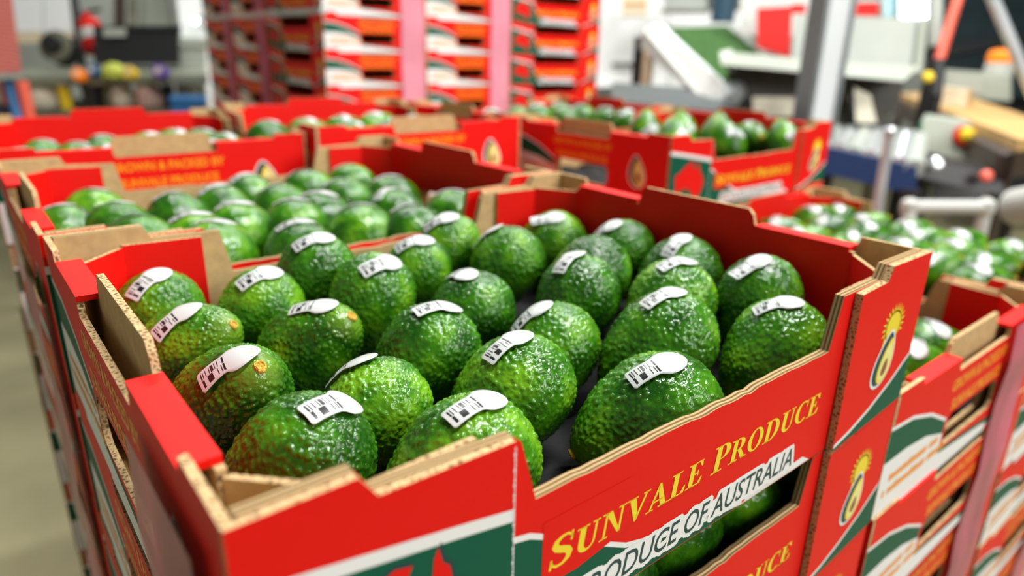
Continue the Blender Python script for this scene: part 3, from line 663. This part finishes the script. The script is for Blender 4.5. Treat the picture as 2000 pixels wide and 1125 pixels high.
# ------------------------------------------------------------------ the tall stack behind
KX, KY, TOP2 = 806.0, 1690.0, 381.0
FC = [((320, 0), R90, 'near corner column'), ((644, 0), R90, 'middle of front face'), ((648, 0), 0, 'right of front face'), ((0, 404), 0, 'middle of left face'), ((0, 728), 0, 'far left column')]
for (x, y), rz, where in FC:
    for k in range(15):
        rnd = random.Random(k*13+int(x)+int(y)*3)
        carton((KX+x+rnd.uniform(-2, 2), KY+y+rnd.uniform(-2, 2), TOP2-95*k), rz, 'carton of the tall stack, %s, %s from top' % (where, ORD[k]), 'cartons of the tall stack behind', near=False)
pallet(KX-5, KY-5, 1060, 1060, 'wooden pallet under the tall stack of cartons')
TG2 = 'pink tape on the tall stack'
for u0, lab in ((235, 'left'), (559, 'right')):
    tape((Vector((KX, KY, 0)), X, Z, -Y), u0, u0+76, TOP2, FLOOR+150, 'pink tape on the front of the tall stack, %s strip' % lab, TG2, PINK=PINKF)
for y0, lab in ((410, 'nearer'), (734, 'farther')):
    tape((Vector((KX, KY, 0)), -Y, Z, -X), -y0-86, -y0-10, TOP2, FLOOR+150, 'pink tape on the left face of the tall stack, %s strip' % lab, TG2)

# ------------------------------------------------------------------ equipment in the hall, out of focus
def P3(p): return at(*p)
def atz(px, py, z):
    d = rt*((px-1000)/FPX) + up*(-(py-562.5)/FPX) + fw
    return (CAM + d*((z-CAM.z)/d.z))*S
def slab(name, pts, m, thick, parent=None, dirv=None, raw=False):
    """a plate with its front outline given by points of the hall and a real thickness (mm)"""
    q = [Vector(p) if raw else P3(p) for p in pts]; dv = (dirv or ((sum(q, Vector())/len(q)-CAM*S)*Vector((1, 1, 0))).normalized())*thick*S; mb = MB(1.0)
    c = sum(q, Vector())/len(q); n = Vector()
    for i in range(len(q)): n += (q[i]-c).cross(q[(i+1) % len(q)]-c)
    if n.dot(dv) > 0: q = q[::-1]
    r = [p+dv for p in q]; k = len(q)
    for i in range(1, k-1): mb.face([q[0], q[i], q[i+1]], m); mb.face([r[0], r[i+1], r[i]], m)
    for i in range(k): mb.face([q[i], r[i], r[(i+1) % k], q[(i+1) % k]], m)
    return mb.obj(name, parent)
def quad(x0, y0, x1, y1, d): return [(x0, y1, d), (x1, y1, d), (x1, y0, d), (x0, y0, d)]
def rod(name, a, b, r, m, parent=None, n=14, r1=None):
    mb = MB(1.0); mb.tube(Vector(a), Vector(b), r*S, m, None if r1 is None else r1*S, n); return mb.obj(name, parent, True)
def down(p, z=FLOOR): return Vector((p[0], p[1], z*S))
def thing(name, label, cat, group=None): return props(empty(name), label, cat, group)
def lathe(name, base, axis, prof_, m, parent=None, n=24):
    base = Vector(base); ax = Vector(axis).normalized(); e = ax.orthogonal().normalized(); g = ax.cross(e); mb = MB(1.0)
    rings = [[base+ax*(h*S)+(e*math.cos(2*math.pi*i/n)+g*math.sin(2*math.pi*i/n))*(r*S) for i in range(n)] for r, h in prof_]
    for a, b in zip(rings, rings[1:]):
        for i in range(n): mb.face([a[i], a[(i+1) % n], b[(i+1) % n], b[i]], m)
    mb.face(rings[0][::-1], m); mb.face(rings[-1], m)
    return mb.obj(name, parent, True)
GW = mat('grey_white_paint', (0.33, 0.36, 0.30), 0.5, noise_amt=0.1, noise_scale=4)
WP = mat('white_paint', (0.48, 0.49, 0.46), 0.45)
CREAM = mat('cream_paint', (0.72, 0.60, 0.42), 0.5)
DK = mat('black_steel', (0.012, 0.013, 0.014), 0.45)
DB = mat('dark_brown_steel', (0.055, 0.035, 0.025), 0.45)
OL = mat('olive_grey_steel', (0.16, 0.16, 0.11), 0.5, noise_amt=0.4, noise_scale=9)
STEEL = mat('galvanised_steel', (0.60, 0.64, 0.66), 0.28, metal=0.55, noise_amt=0.15, noise_scale=6)
GREYP = mat('grey_panel', (0.36, 0.39, 0.35), 0.45, noise_amt=0.08, noise_scale=5)
REDP = mat('red_paint', (0.55, 0.012, 0.008), 0.6, 0.2)
CORAL = mat('coral_paint', (0.80, 0.12, 0.07), 0.45)
BLUE = mat('dark_blue_paint', (0.012, 0.04, 0.13), 0.4)
BLU2 = mat('blue_plastic', (0.02, 0.12, 0.30), 0.4)
YEL = mat('yellow_plastic', (0.80, 0.58, 0.02), 0.4)
LIME = mat('lime_plastic', (0.42, 0.50, 0.06), 0.5)
PURP = mat('violet_plastic', (0.14, 0.07, 0.34), 0.4)
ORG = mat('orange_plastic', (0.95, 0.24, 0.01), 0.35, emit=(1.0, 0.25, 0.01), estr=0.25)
WOOD = mat('bench_wood', (0.58, 0.36, 0.13), 0.6, noise_amt=0.25, noise_scale=5, stretch=(6, 1, 1))
SACK = mat('pinkish_sack', (0.50, 0.33, 0.28), 0.8, noise_amt=0.3, noise_scale=10)
CLOTH = mat('pale_sack', (0.62, 0.58, 0.46), 0.8, noise_amt=0.3, noise_scale=10)
BELT = mat('green_turf_belt', (0.032, 0.125, 0.010), 0.85, noise_amt=0.6, noise_scale=55, bump=1.0, bump_scale=160, dist=0.01)
LAMP = mat('lamp_glass', (1, 1, 1), 0.3, emit=(0.86, 0.95, 1.0), estr=14.0)
GLINT = mat('glint_glow', (1, 1, 1), 0.3, emit=(0.55, 1.0, 0.85), estr=9.0)  # glow for the round glare by the pillar
TEAL = mat('dark_teal_machine', (0.010, 0.022, 0.026), 0.4, noise_amt=0.5, noise_scale=3)
def pink_mesh():
    m = mat('pink_net_bags', (0.72, 0.18, 0.14), 0.6); nt = m.node_tree; b = nt.nodes['Principled BSDF']
    tc = nt.nodes.new('ShaderNodeTexCoord'); w = nt.nodes.new('ShaderNodeTexWave'); w.inputs['Scale'].default_value = 26; w.inputs['Distortion'].default_value = 3; w.bands_direction = 'DIAGONAL'
    r = nt.nodes.new('ShaderNodeValToRGB'); r.color_ramp.elements[0].color = (0.50, 0.06, 0.05, 1); r.color_ramp.elements[1].color = (0.74, 0.27, 0.22, 1)
    nt.links.new(tc.outputs['Object'], w.inputs['Vector']); nt.links.new(w.outputs['Fac'], r.inputs[0]); nt.links.new(r.outputs[0], b.inputs['Base Color']); return m
NET = pink_mesh()

BRIGHT = mat('bright_white_panel', (0.90, 0.92, 0.92), 0.5)
OLT = mat('olive_bench_top', (0.20, 0.22, 0.16), 0.5, noise_amt=0.3, noise_scale=9)
COLP = mat('column_highlight_paint', (0.70, 0.76, 0.78), 0.35)  # bright reflection down the steel column put into the shaft colour
# --- left background
t = thing('cool_room_panel', 'large white insulated panel wall at the upper left', 'panel')
slab('panel_sheet', quad(-80, -60, 84, 62, 5200), BRIGHT, 90, t); slab('panel_sheet', quad(86, -60, 152, 62, 5200), BRIGHT, 90, t); slab('kick_rail', quad(-80, 63, 160, 84, 5190), CREAM, 80, t)
t = thing('steel_upright', 'dark leaning steel upright carrying the fire extinguisher', 'post')
rod('upright_tube', at(138, -60, 4450), at(163, 150, 4450), 26, DK, t); rod('upright_foot', at(163, 150, 4450), down(at(163, 150, 4450)), 26, DK, t)
t = thing('fire_extinguisher', 'red fire extinguisher with white label at the upper left', 'extinguisher')
b0 = at(187, 104, 4330); b1 = at(168, 24, 4330); ax = (b1-b0); L_ = ax.length/S
lathe('cylinder_body', b0, ax, [(40, 0), (62, 8), (66, 20), (66, L_*0.72), (46, L_*0.84), (18, L_*0.90), (16, L_)], REDP, t)
lathe('paper_label', b0+ax*0.30, ax, [(66.6, 0), (66.8, 1), (66.8, L_*0.24), (66.6, L_*0.245)], WP, t)
rod('valve_handle', b1, b1+rt*0.09+up*0.02, 12, DK, t); rod('hose', b1-rt*0.03, b0+ax*0.35-rt*0.075, 11, DK, t)
t = thing('black_crate', 'black plastic crate on the work bench at the upper left', 'crate')
slab('crate_front', quad(184, 56, 350, 126, 3950), DK, 30, t); slab('crate_rim', quad(180, 50, 354, 58, 3940), DK, 420, t); slab('crate_side', quad(184, 58, 190, 126, 3980), DK, 380, t)
slab('crate_side', quad(343, 58, 350, 126, 3980), DK, 380, t); slab('paper_label', quad(201, 55, 246, 71, 3934), GW, 5, t)
t = thing('cable_reel', 'dark round cable reel beside the fire extinguisher', 'reel'); c = at(112, 92, 4000)
lathe('reel_flange', c, -fw, [(50, 0), (88, 2), (92, 18), (88, 30)], OL, t); lathe('reel_hub', c, -fw, [(50, 30), (48, 75), (20, 80)], DK, t); lathe('reel_rear_flange', c+fw*0.09, -fw, [(88, 0), (92, 15), (86, 26)], DK, t)
t = thing('work_bench', 'cluttered pale steel work bench at the left background', 'bench')
slab('bench_top', [(40, 150, 3500), (405, 146, 3500), (398, 128, 4300), (52, 130, 4300)], OLT, 45, t, dirv=Vector((0, 0, -1)))
for px, d in ((60, 3560), (205, 3560), (350, 3560), (392, 4200)): a = at(px, 150, d); rod('bench_leg', a, down(a), 24, OL, t)
slab('lower_shelf', [(50, 218, 3520), (400, 214, 3520), (395, 190, 4250), (58, 192, 4250)], OL, 30, t, dirv=Vector((0, 0, -1)))
for x0, y0, x1, y1, d, m, nm, lab in ((150, 140, 172, 158, 3480, ORG, 'tape_roll', 'orange tape roll on the edge of the left bench'), (178, 132, 200, 152, 3490, BLU2, 'tape_roll', 'blue tape roll on the edge of the left bench'), (205, 122, 240, 152, 3480, LIME, 'rag', 'lime green rag bunched on the left bench'),
        (248, 134, 272, 157, 3470, YEL, 'tape_roll', 'yellow tape roll on the left bench'), (305, 132, 332, 154, 3480, PURP, 'tape_roll', 'violet tape roll on the left bench')):
    t = thing(nm, lab, 'rag' if nm == 'rag' else 'tape', 'small things on the left bench'); c = at((x0+x1)/2, (y0+y1)/2, d); r = (x1-x0)/2*d/FPX
    if nm == 'rag':
        mb = MB(1.0); n = 14; R_ = [[c+Vector((math.cos(a)*rr*(1+.25*math.sin(3*a)), math.sin(a)*rr, h))*S for a in [2*math.pi*i/n for i in range(n)]] for rr, h in ((r, -r*0.8), (r*1.1, 0), (r*0.7, r*0.6), (r*0.2, r*0.8))]
        R_ = [[c+(p-c*S) if False else p for p in ring] for ring in R_]
        R_ = [[c+Vector((math.cos(2*math.pi*i/n)*rr*(1+.25*math.sin(3*i)), math.sin(2*math.pi*i/n)*rr, h))*S for i in range(n)] for rr, h in ((r, -r*0.8), (r*1.1, 0), (r*0.7, r*0.6), (r*0.2, r*0.8))]
        for a, b in zip(R_, R_[1:]):
            for i in range(n): mb.face([a[i], a[(i+1) % n], b[(i+1) % n], b[i]], m)
        mb.face(R_[-1], m); mb.face(R_[0][::-1], m); mb.obj('rag_cloth', t, True)
    else:
        lathe('tape_ring', c, -fw, [(r*0.55, 0), (r, 1), (r, 45), (r*0.55, 46)], m, t); lathe('core', c-fw*0.0, -fw, [(r*0.5, 2), (r*0.5, 49)], CLOTH, t)
def bucket(px, y0, y1, w, d, m, name, lab, cat):
    t = thing(name, lab, cat, 'things on the shelf of the left bench'); a = at(px, y1, d); h = (y1-y0)*d/FPX; r = w/2*d/FPX
    lathe('body', a, Z, [(r*0.82, 0), (r, h*0.96), (r*1.05, h*0.97), (r*1.05, h), (r*0.9, h), (r*0.85, h*0.9)], m, t); lathe('rim_band', a+Z*h*0.86*S, Z, [(r*1.0, 0), (r*1.07, 2), (r*1.07, 14), (r*1.0, 16)], m, t)
def sack(px, y0, y1, w, d, m, lab):
    t = thing('sack', lab, 'sack', 'things on the shelf of the left bench'); a = at(px, y1, d); h = (y1-y0)*d/FPX; r = w/2*d/FPX
    lathe('sack_body', a, Z, [(r*0.7, 0), (r, h*0.15), (r*1.02, h*0.5), (r*0.8, h*0.8), (r*0.35, h*0.93)], m, t); lathe('tied_neck', a+Z*h*0.92*S, Z, [(r*0.3, 0), (r*0.22, h*0.03), (r*0.45, h*0.10)], m, t)
bucket(184, 163, 213, 36, 3600, DK, 'bucket', 'black bucket on the shelf of the left bench', 'bucket')
bucket(212, 152, 212, 20, 3650, LIME, 'bin', 'narrow lime green bin on the shelf of the left bench', 'bin')
sack(243, 158, 212, 42, 3620, CLOTH, 'pale sack on the shelf of the left bench'); sack(295, 160, 212, 52, 3620, SACK, 'pinkish brown sack on the shelf of the left bench')
bucket(333, 158, 212, 24, 3640, DK, 'canister', 'slim black canister on the shelf of the left bench', 'canister')
sack(95, 160, 214, 60, 3640, CLOTH, 'wide pale sack at the left end of the bench shelf'); bucket(132, 152, 213, 26, 3600, YEL, 'tub', 'dull yellow tub on the shelf of the left bench', 'tub')
t = thing('plastic_tub', 'blue plastic tub standing left of the tall carton stack', 'tub'); slab('tub_wall', quad(334, 198, 402, 240, 3300), BLU2, 260, t); slab('tub_rim', quad(331, 193, 405, 200, 3290), BLU2, 290, t)
t = thing('net_bag_stack', 'leaning pile of pink net bags at the left edge', 'bags')
slab('bag_pile', [(-90, 152, 2900), (42, 140, 2900), (17, -60, 2900), (-90, -60, 2900)], NET, 350, t); slab('strap', [(-90, 160, 2895), (46, 152, 2895), (45, 142, 2895), (-90, 150, 2895)], GREYP, 370, t)
t = thing('trolley_leg_frame', 'coral and blue trolley frame at the left edge', 'trolley')
rod('coral_leg', at(42, 158, 2920), down(at(60, 240, 2920)), 24, CORAL, t); rod('blue_leg', at(18, 158, 2940), at(40, 260, 2940), 22, BLU2, t); rod('coral_leg', at(8, 158, 3000), down(at(20, 240, 3000)), 24, CORAL, t); rod('dark_wheel', at(-10, 230, 2900), at(8, 230, 2900), 60, DK, t)
t = thing('white_pillar', 'white square pillar left of the tall carton stack', 'pillar'); a = at(375, 80, 4900)
mb = MB(1.0); mb.box((a.x-0.09, a.y-0.09, FLOOR*S), (a.x+0.09, a.y+0.09, 2.4), BRIGHT); mb.obj('shaft', t); mb = MB(1.0); mb.box((a.x-0.12, a.y-0.12, a.z-0.03), (a.x+0.12, a.y+0.12, a.z+0.02), GW); mb.obj('collar', t)
t = thing('pillar_glint', 'small greenish glowing bulb put in for the glare beside the white pillar', 'lamp'); c = at(383, 42, 4700); lathe('glint_bulb', c, -fw, [(4, 0), (14, 4), (17, 12), (12, 22), (4, 27)], GLINT, t); rod('glint_stalk', c, c+fw*0.12, 6, DK, t)  # glowing bulb added to give the round glare by the pillar
t = thing('timber_uprights', 'dark brown upright timbers at the upper left', 'frame'); slab('timber', quad(222, -60, 246, 52, 4800), DB, 120, t); slab('timber', quad(250, -60, 268, 52, 4800), OL, 120, t)
t = thing('grey_cupboard', 'grey cupboard between timbers and white pillar', 'cupboard'); slab('cupboard_body', quad(272, -60, 346, 54, 5000), GREYP, 400, t); slab('cupboard_door', quad(276, -55, 306, 50, 4985), GW, 14, t); slab('cupboard_door', quad(310, -55, 342, 50, 4985), GW, 14, t)
for i, (y0, y1, m) in enumerate(((84, 128, GW), (134, 190, CLOTH))):
    t = thing('storage_box', ['upper', 'lower'][i]+' pale storage box beside the white pillar', 'box', 'pale storage boxes'); slab('box_body', quad(352, y0+6, 402, y1, 4300), m, 300, t); slab('box_lid', quad(349, y0, 405, y0+8, 4290), m, 320, t)
t = thing('strapping_band', 'clear strapping band around the tall carton stack', 'strap'); CLR = mat('clear_strap', (0.75, 0.80, 0.78), 0.12, 0.8, alpha=0.55)
mb = MB(); mb.box((KX-9, KY-9, 184), (KX-7.5, KY+1055, 200), CLR); mb.box((KX-9, KY-9, 184), (KX+8, KY-7.5, 200), CLR); mb.obj('band', t); mb = MB(); mb.box((KX-11, KY+300, 180), (KX-9, KY+360, 204), STEEL); mb.obj('buckle', t)

# --- right background
t = thing('lit_wall_partition', 'white partition added as the brightly lit wall right of the tall carton stack', 'partition'); slab('lit_wall_sheet', quad(1150, -90, 1305, 170, 6000), BRIGHT, 60, t); slab('lit_wall_sheet', quad(1307, 22, 1460, 170, 6000), BRIGHT, 60, t); slab('partition_rail', quad(1195, 122, 1250, 130, 5900), DK, 40, t)  # sheets put in; their white carries the strong light on the wall
t = thing('incline_conveyor', 'white framed inclined conveyor with a green turf belt', 'conveyor')
slab('turf_belt', [(1292, 54, 3000), (1424, 182, 2450), (1490, 108, 3050), (1420, 50, 3500)], BELT, 25, t, dirv=Vector((0, 0, -1)))
slab('near_side_rail', [(1250, 94, 2960), (1254, 55, 2960), (1282, 52, 2960), (1412, 160, 2400), (1414, 192, 2400), (1380, 203, 2400)], WP, 45, t)
slab('rail_cap', [(1270, 50, 2940), (1294, 48, 2960), (1432, 176, 2400), (1418, 184, 2390)], STEEL, 12, t, dirv=Vector((0, 0, -1)))
slab('far_side_rail', [(1418, 44, 3480), (1432, 44, 3480), (1498, 104, 3050), (1488, 112, 3050)], GREYP, 60, t)
rod('end_roller', at(1424, 190, 2440), at(1492, 118, 3040), 40, STEEL, t)
for p in ((1250, 72, 2980, DK), (1268, 96, 2900, CREAM), (1400, 200, 2420, DK)): a = at(*p[:3]); rod('conveyor_leg', a, down(a), 24, p[3], t)
t = thing('grey_feed_table', 'dark grey conveyor bed below the inclined conveyor', 'conveyor')
slab('bed', [(1195, 196, 2150), (1440, 222, 2150), (1420, 178, 2600), (1195, 160, 2600)], mat('dark_grey_belt', (0.06, 0.075, 0.075), 0.5), 90, t, dirv=Vector((0, 0, -1)))
for px in (1210, 1425): a = at(px, 205, 2250); rod('bed_leg', a, down(a), 26, DK, t)
t = thing('sorting_hopper', 'grey sorting hopper with a sloping pale tray behind the steel column', 'hopper')
slab('tray_lip', [(1408, 126, 2350), (1765, 158, 2350), (1796, 130, 2450), (1600, 118, 2450), (1406, 100, 2450)], GW, 60, t)
slab('tray_end', [(1406, 100, 2440), (1430, 96, 2460), (1434, 140, 2380), (1408, 126, 2360)], WP, 30, t)
slab('back_panel', [(1545, 126, 2620), (1790, 138, 2620), (1802, 36, 2620), (1552, 28, 2620)], GREYP, 40, t)
slab('panel_edge', [(1786, 140, 2600), (1800, 140, 2600), (1812, 34, 2600), (1798, 34, 2600)], GW, 60, t)
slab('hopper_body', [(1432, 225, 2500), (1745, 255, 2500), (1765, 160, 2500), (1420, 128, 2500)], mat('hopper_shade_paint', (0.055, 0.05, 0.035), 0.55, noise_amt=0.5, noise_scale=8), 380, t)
for px in (1445, 1730): a = at(px, 220, 2520); rod('hopper_leg', a, down(a), 28, OL, t)
slab('pale_cover', quad(1470, 190, 1568, 228, 2440), CLOTH, 50, t); slab('pale_cover', [(1672, 240, 2400), (1712, 240, 2400), (1700, 186, 2400), (1668, 170, 2400)], CLOTH, 40, t)
t = thing('red_machine_guard', 'red guard panel with white frame behind the inclined conveyor', 'guard')
slab('red_sheet', [(1478, 92, 2950), (1542, 112, 2950), (1548, 12, 2950), (1478, 16, 2950)], REDP, 30, t); slab('white_board', quad(1446, -50, 1582, 70, 3100), WP, 50, t); slab('red_sheet', quad(1546, 8, 1574, 26, 2950), REDP, 30, t)
t = thing('red_sign_board', 'red board behind the grey hopper panel', 'board'); slab('board', quad(1650, 4, 1716, 30, 2900), REDP, 30, t); slab('board_frame', quad(1646, -2, 1720, 4, 2895), WP, 40, t)
t = thing('steel_column', 'galvanised steel column right of the picture centre', 'column'); c = at(1608, 120, 2000)
mb = MB(1.0); Mx = Matrix.Translation((c.x, c.y, 0)) @ Matrix.Rotation(-0.62, 4, 'Z'); mb.box((-0.038, -0.045, FLOOR*S), (0.038, 0.045, 2.6), COLP, Mx); mb.obj('shaft', t)
for sx in (-1, 1): mb = MB(1.0); mb.box((sx*0.038-0.006, -0.052, FLOOR*S), (sx*0.038+0.006, 0.052, 2.6), mat('column_flange', (0.22, 0.25, 0.26), 0.4, metal=0.6), Mx); mb.obj('flange', t)
mb = MB(1.0); mb.box((-0.10, -0.10, FLOOR*S), (0.10, 0.10, FLOOR*S+0.012), STEEL, Mx); mb.obj('foot_plate', t)
t = thing('dark_machine', 'tall dark machine at the upper right', 'machine'); slab('machine_body', [(1806, 175, 4700), (2080, 200, 4700), (2080, -60, 4700), (1812, -60, 4700)], TEAL, 700, t)
slab('machine_band', [(1850, 110, 4680), (2060, 70, 4680), (2060, 50, 4680), (1850, 90, 4680)], DK, 40, t); slab('machine_foot', quad(1820, 175, 2070, 400, 4800), DK, 500, t)
t = thing('coral_boom', 'coral red leaning boom at the upper right', 'boom'); rod('boom_tube', at(1888, -60, 2650), at(1834, 118, 2650), 19, CORAL, t); rod('boom_joint', at(1834, 118, 2650), at(1826, 190, 2650), 26, DK, t); rod('boom_foot', at(1826, 190, 2650), down(at(1826, 190, 2650)), 26, DK, t); lathe('yellow_knob', at(1809, 152, 2600), -fw, [(8, 0), (20, 3), (20, 18), (12, 24)], YEL, t)
t = thing('grey_tube', 'grey upright tube beside the coral boom', 'tube'); rod('tube', at(1828, -60, 2900), at(1826, 92, 2900), 28, GREYP, t); rod('tube_foot', at(1826, 92, 2900), down(at(1826, 92, 2900)), 20, DK, t)
t = thing('diagonal_pipe', 'grey steel pipe slanting down at the top right corner', 'pipe'); rod('pipe', at(1915, -60, 2500), at(2092, 360, 2500), 20, STEEL, t); rod('pipe_foot', at(2092, 360, 2500), down(at(2092, 360, 2500)), 20, STEEL, t)
t = thing('control_cabinet', 'grey control cabinet below the orange beacon', 'cabinet'); slab('cabinet_body', [(1830, 188, 3640), (1975, 198, 3340), (1975, 146, 3340), (1838, 136, 3640)], GW, 220, t); slab('cabinet_door', [(1850, 180, 3590), (1920, 185, 3440), (1920, 150, 3440), (1852, 144, 3590)], GREYP, 20, t)
t = thing('warning_beacon', 'orange warning beacon on a white base', 'beacon'); c = at(1948, 148, 3480); lathe('beacon_base', c, Z, [(64, 0), (67, 4), (64, 56), (57, 64)], WP, t); lathe('beacon_dome', c+Z*0.064, Z, [(62, 0), (64, 16), (62, 44), (51, 56), (26, 64)], ORG, t)
t = thing('timber_block', 'pale timber block on the wooden bench', 'block'); slab('block', [(1822, 203, 3080), (1888, 209, 2940), (1892, 176, 2940), (1824, 168, 3080)], CREAM, 120, t); slab('end_grain', [(1888, 209, 2940), (1898, 207, 2990), (1900, 176, 2990), (1892, 176, 2940)], WOOD, 100, t)
t = thing('wooden_bench', 'wooden topped bench with dark frame at the right edge', 'bench'); zt = -95.0
A_, B_, C_, D_ = atz(1758, 182, zt), atz(1992, 272, zt), atz(2120, 262, zt), atz(1850, 176, zt)
for i in range(4):
    f0, f1 = i/4, (i+1)/4-0.012
    slab('bench_plank', [A_.lerp(D_, f0), B_.lerp(C_, f0), B_.lerp(C_, f1), A_.lerp(D_, f1)], WOOD, 32, t, dirv=Vector((0, 0, -1)), raw=True)
for a, b in ((A_, B_), (A_, D_), (B_, C_)):
    slab('bench_rail', [a-Z*0.034, b-Z*0.034, b-Z*0.10, a-Z*0.10], DB, 40, t, dirv=fw, raw=True)
for p in (A_.lerp(B_, 0.03), B_.lerp(A_, 0.03), C_.lerp(D_, 0.03)): rod('bench_leg', p-Z*0.05, down(p), 26, DB, t, n=4)
t = thing('roller_conveyor', 'dark blue roller conveyor right of the carton with the map', 'conveyor')
slab('blue_side_beam', [(1600, 338, 2000), (1790, 380, 1800), (1790, 326, 1800), (1600, 284, 2000)], BLUE, 30, t)
slab('far_side_beam', [(1630, 270, 2500), (1800, 285, 2300), (1800, 258, 2300), (1630, 244, 2500)], GREYP, 30, t)
for i in range(7): f = i/6; a = at(1606+f*180, 290+f*40, 2010-f*200); b = at(1632+f*165, 254+f*18, 2490-f*190); rod('roller', a, b, 24, STEEL if i % 2 else GREYP, t)
for px, py, d in ((1612, 330, 2010), (1780, 370, 1810)): a = at(px, py, d); rod('conveyor_leg', a, down(a), 24, DK, t)
t = thing('chrome_rod', 'chrome upright rod between conveyor and wooden bench', 'rod'); rod('rod', at(1738, 262, 1750), down(at(1728, 420, 1750)), 13, STEEL, t); lathe('rod_cap', at(1738, 262, 1750), Z, [(17, 0), (17, 12), (10, 18)], STEEL, t)
t = thing('white_pipe_arch', 'white angled pipe behind the lower right carton', 'pipe'); p0, p1, p2, p3 = at(1772, 470, 1600), at(1776, 404, 1600), at(1926, 404, 1600), at(1912, 500, 1600)
rod('upright_pipe', p0, p1, 15, WP, t); rod('cross_pipe', p1, p2, 16, WP, t); rod('upright_pipe', p2, down(p3), 15, WP, t); rod('upright_foot', p0, down(p0), 15, WP, t)
for p in (p1, p2): lathe('elbow', p-Z*0.02, Z, [(10, 0), (18, 5), (20, 20), (18, 33), (8, 40)], WP, t)
t = thing('switch_box', 'grey switch box with a yellow button under the wooden bench', 'box'); slab('box_body', [(1800, 318, 2300), (1938, 340, 2300), (1942, 246, 2300), (1802, 230, 2300)], GW, 200, t)
c = at(1880, 266, 2290); lathe('red_collar', c, -fw, [(30, 0), (34, 3), (32, 10)], REDP, t); lathe('yellow_button', c-fw*0.01+rt*0.006, -fw, [(24, 0), (26, 8), (18, 22), (6, 26)], YEL, t); slab('box_foot', quad(1820, 320, 1920, 420, 2380), DK, 120, t)
t = thing('white_carton', 'small white carton with red strip under the wooden bench', 'carton'); slab('carton_body', quad(1745, 262, 1806, 306, 2500), WP, 160, t); slab('red_strip', quad(1778, 272, 1796, 292, 2494), REDP, 5, t); slab('green_strip', quad(1796, 240, 1808, 262, 2494), mat('green_plastic', (0.03, 0.25, 0.10), 0.5), 60, t)
t = thing('carton_stand', 'dark stand under the small white carton', 'stand'); slab('stand_top', quad(1738, 306, 1812, 314, 2480), DK, 200, t); rod('stand_leg', at(1775, 314, 2560), down(at(1775, 314, 2560)), 40, DK, t)
t = thing('black_bearing_unit', 'black machine bar with a red knob, right background', 'machine'); slab('bar_body', [(1790, 345, 1900), (1962, 382, 1900), (1968, 348, 1900), (1792, 306, 1900)], DK, 160, t); lathe('red_knob', at(1921, 345, 1880), -fw, [(10, 0), (16, 4), (16, 16), (8, 22)], CORAL, t)
lathe('silver_knob', at(1823, 322, 1880), -fw, [(12, 0), (18, 4), (18, 18), (10, 24)], STEEL, t)
for px, py in ((1805, 340), (1950, 375)): a = at(px, py, 1950); rod('machine_leg', a, down(a), 22, DK, t)
t = thing('white_post', 'short white post by the bench leg', 'post'); rod('post', at(1948, 272, 2200), at(1938, 345, 2200), 20, WP, t); rod('post_foot', at(1938, 345, 2200), down(at(1938, 345, 2200)), 14, WP, t)
t = thing('film_roll', 'white roll with dark core at the right edge', 'roll'); c = at(1985, 405, 1750); lathe('film', c, -fw, [(26, 0), (48, 2), (48, 130), (26, 132)], WP, t); lathe('core', c, -fw, [(26, 130), (26, 136), (20, 137)], DK, t); rod('spindle', c+fw*0.02, down(c+fw*0.02), 14, DK, t)
t = thing('hall_floodlight', 'bright white floodlight at the top right', 'lamp'); slab('lamp_glass', quad(1762, -40, 1810, 34, 4600), LAMP, 20, t); slab('housing', quad(1757, -46, 1816, 40, 4622), GREYP, 120, t); rod('bracket', at(1786, -40, 4700), at(1786, -200, 4700), 18, DK, t)
t = thing('pale_blue_pane', 'pale blue pane left of the floodlight', 'pane'); slab('pane', quad(1728, -50, 1758, 32, 4700), mat('pale_blue_sheet', (0.42, 0.66, 0.74), 0.3), 20, t); slab('pane_frame', quad(1722, -50, 1728, 36, 4695), GREYP, 40, t)
t = thing('timber_crate', 'beige timber crate right of the tall carton stack', 'crate'); slab('crate_wall', quad(1216, -50, 1264, 30, 5200), CREAM, 300, t); slab('crate_batten', quad(1216, 4, 1264, 12, 5190), WOOD, 20, t)
t = thing('grey_rack', 'grey rack at the top, right of the timber crate', 'rack'); slab('rack_panel', quad(1296, -50, 1380, 18, 5200), GREYP, 200, t); slab('rack_shelf', quad(1290, 18, 1386, 24, 5180), OL, 260, t)
t = thing('blue_drum', 'dark blue drum behind the inclined conveyor', 'drum'); c = at(1410, 44, 4600); lathe('drum_body', c, Z, [(75, 0), (78, 6), (78, 200), (80, 210), (78, 400), (70, 410)], mat('dark_blue_drum', (0.03, 0.08, 0.13), 0.4), t); lathe('drum_ring', c+Z*0.2, Z, [(79, 0), (83, 5), (79, 10)], BLUE, t)
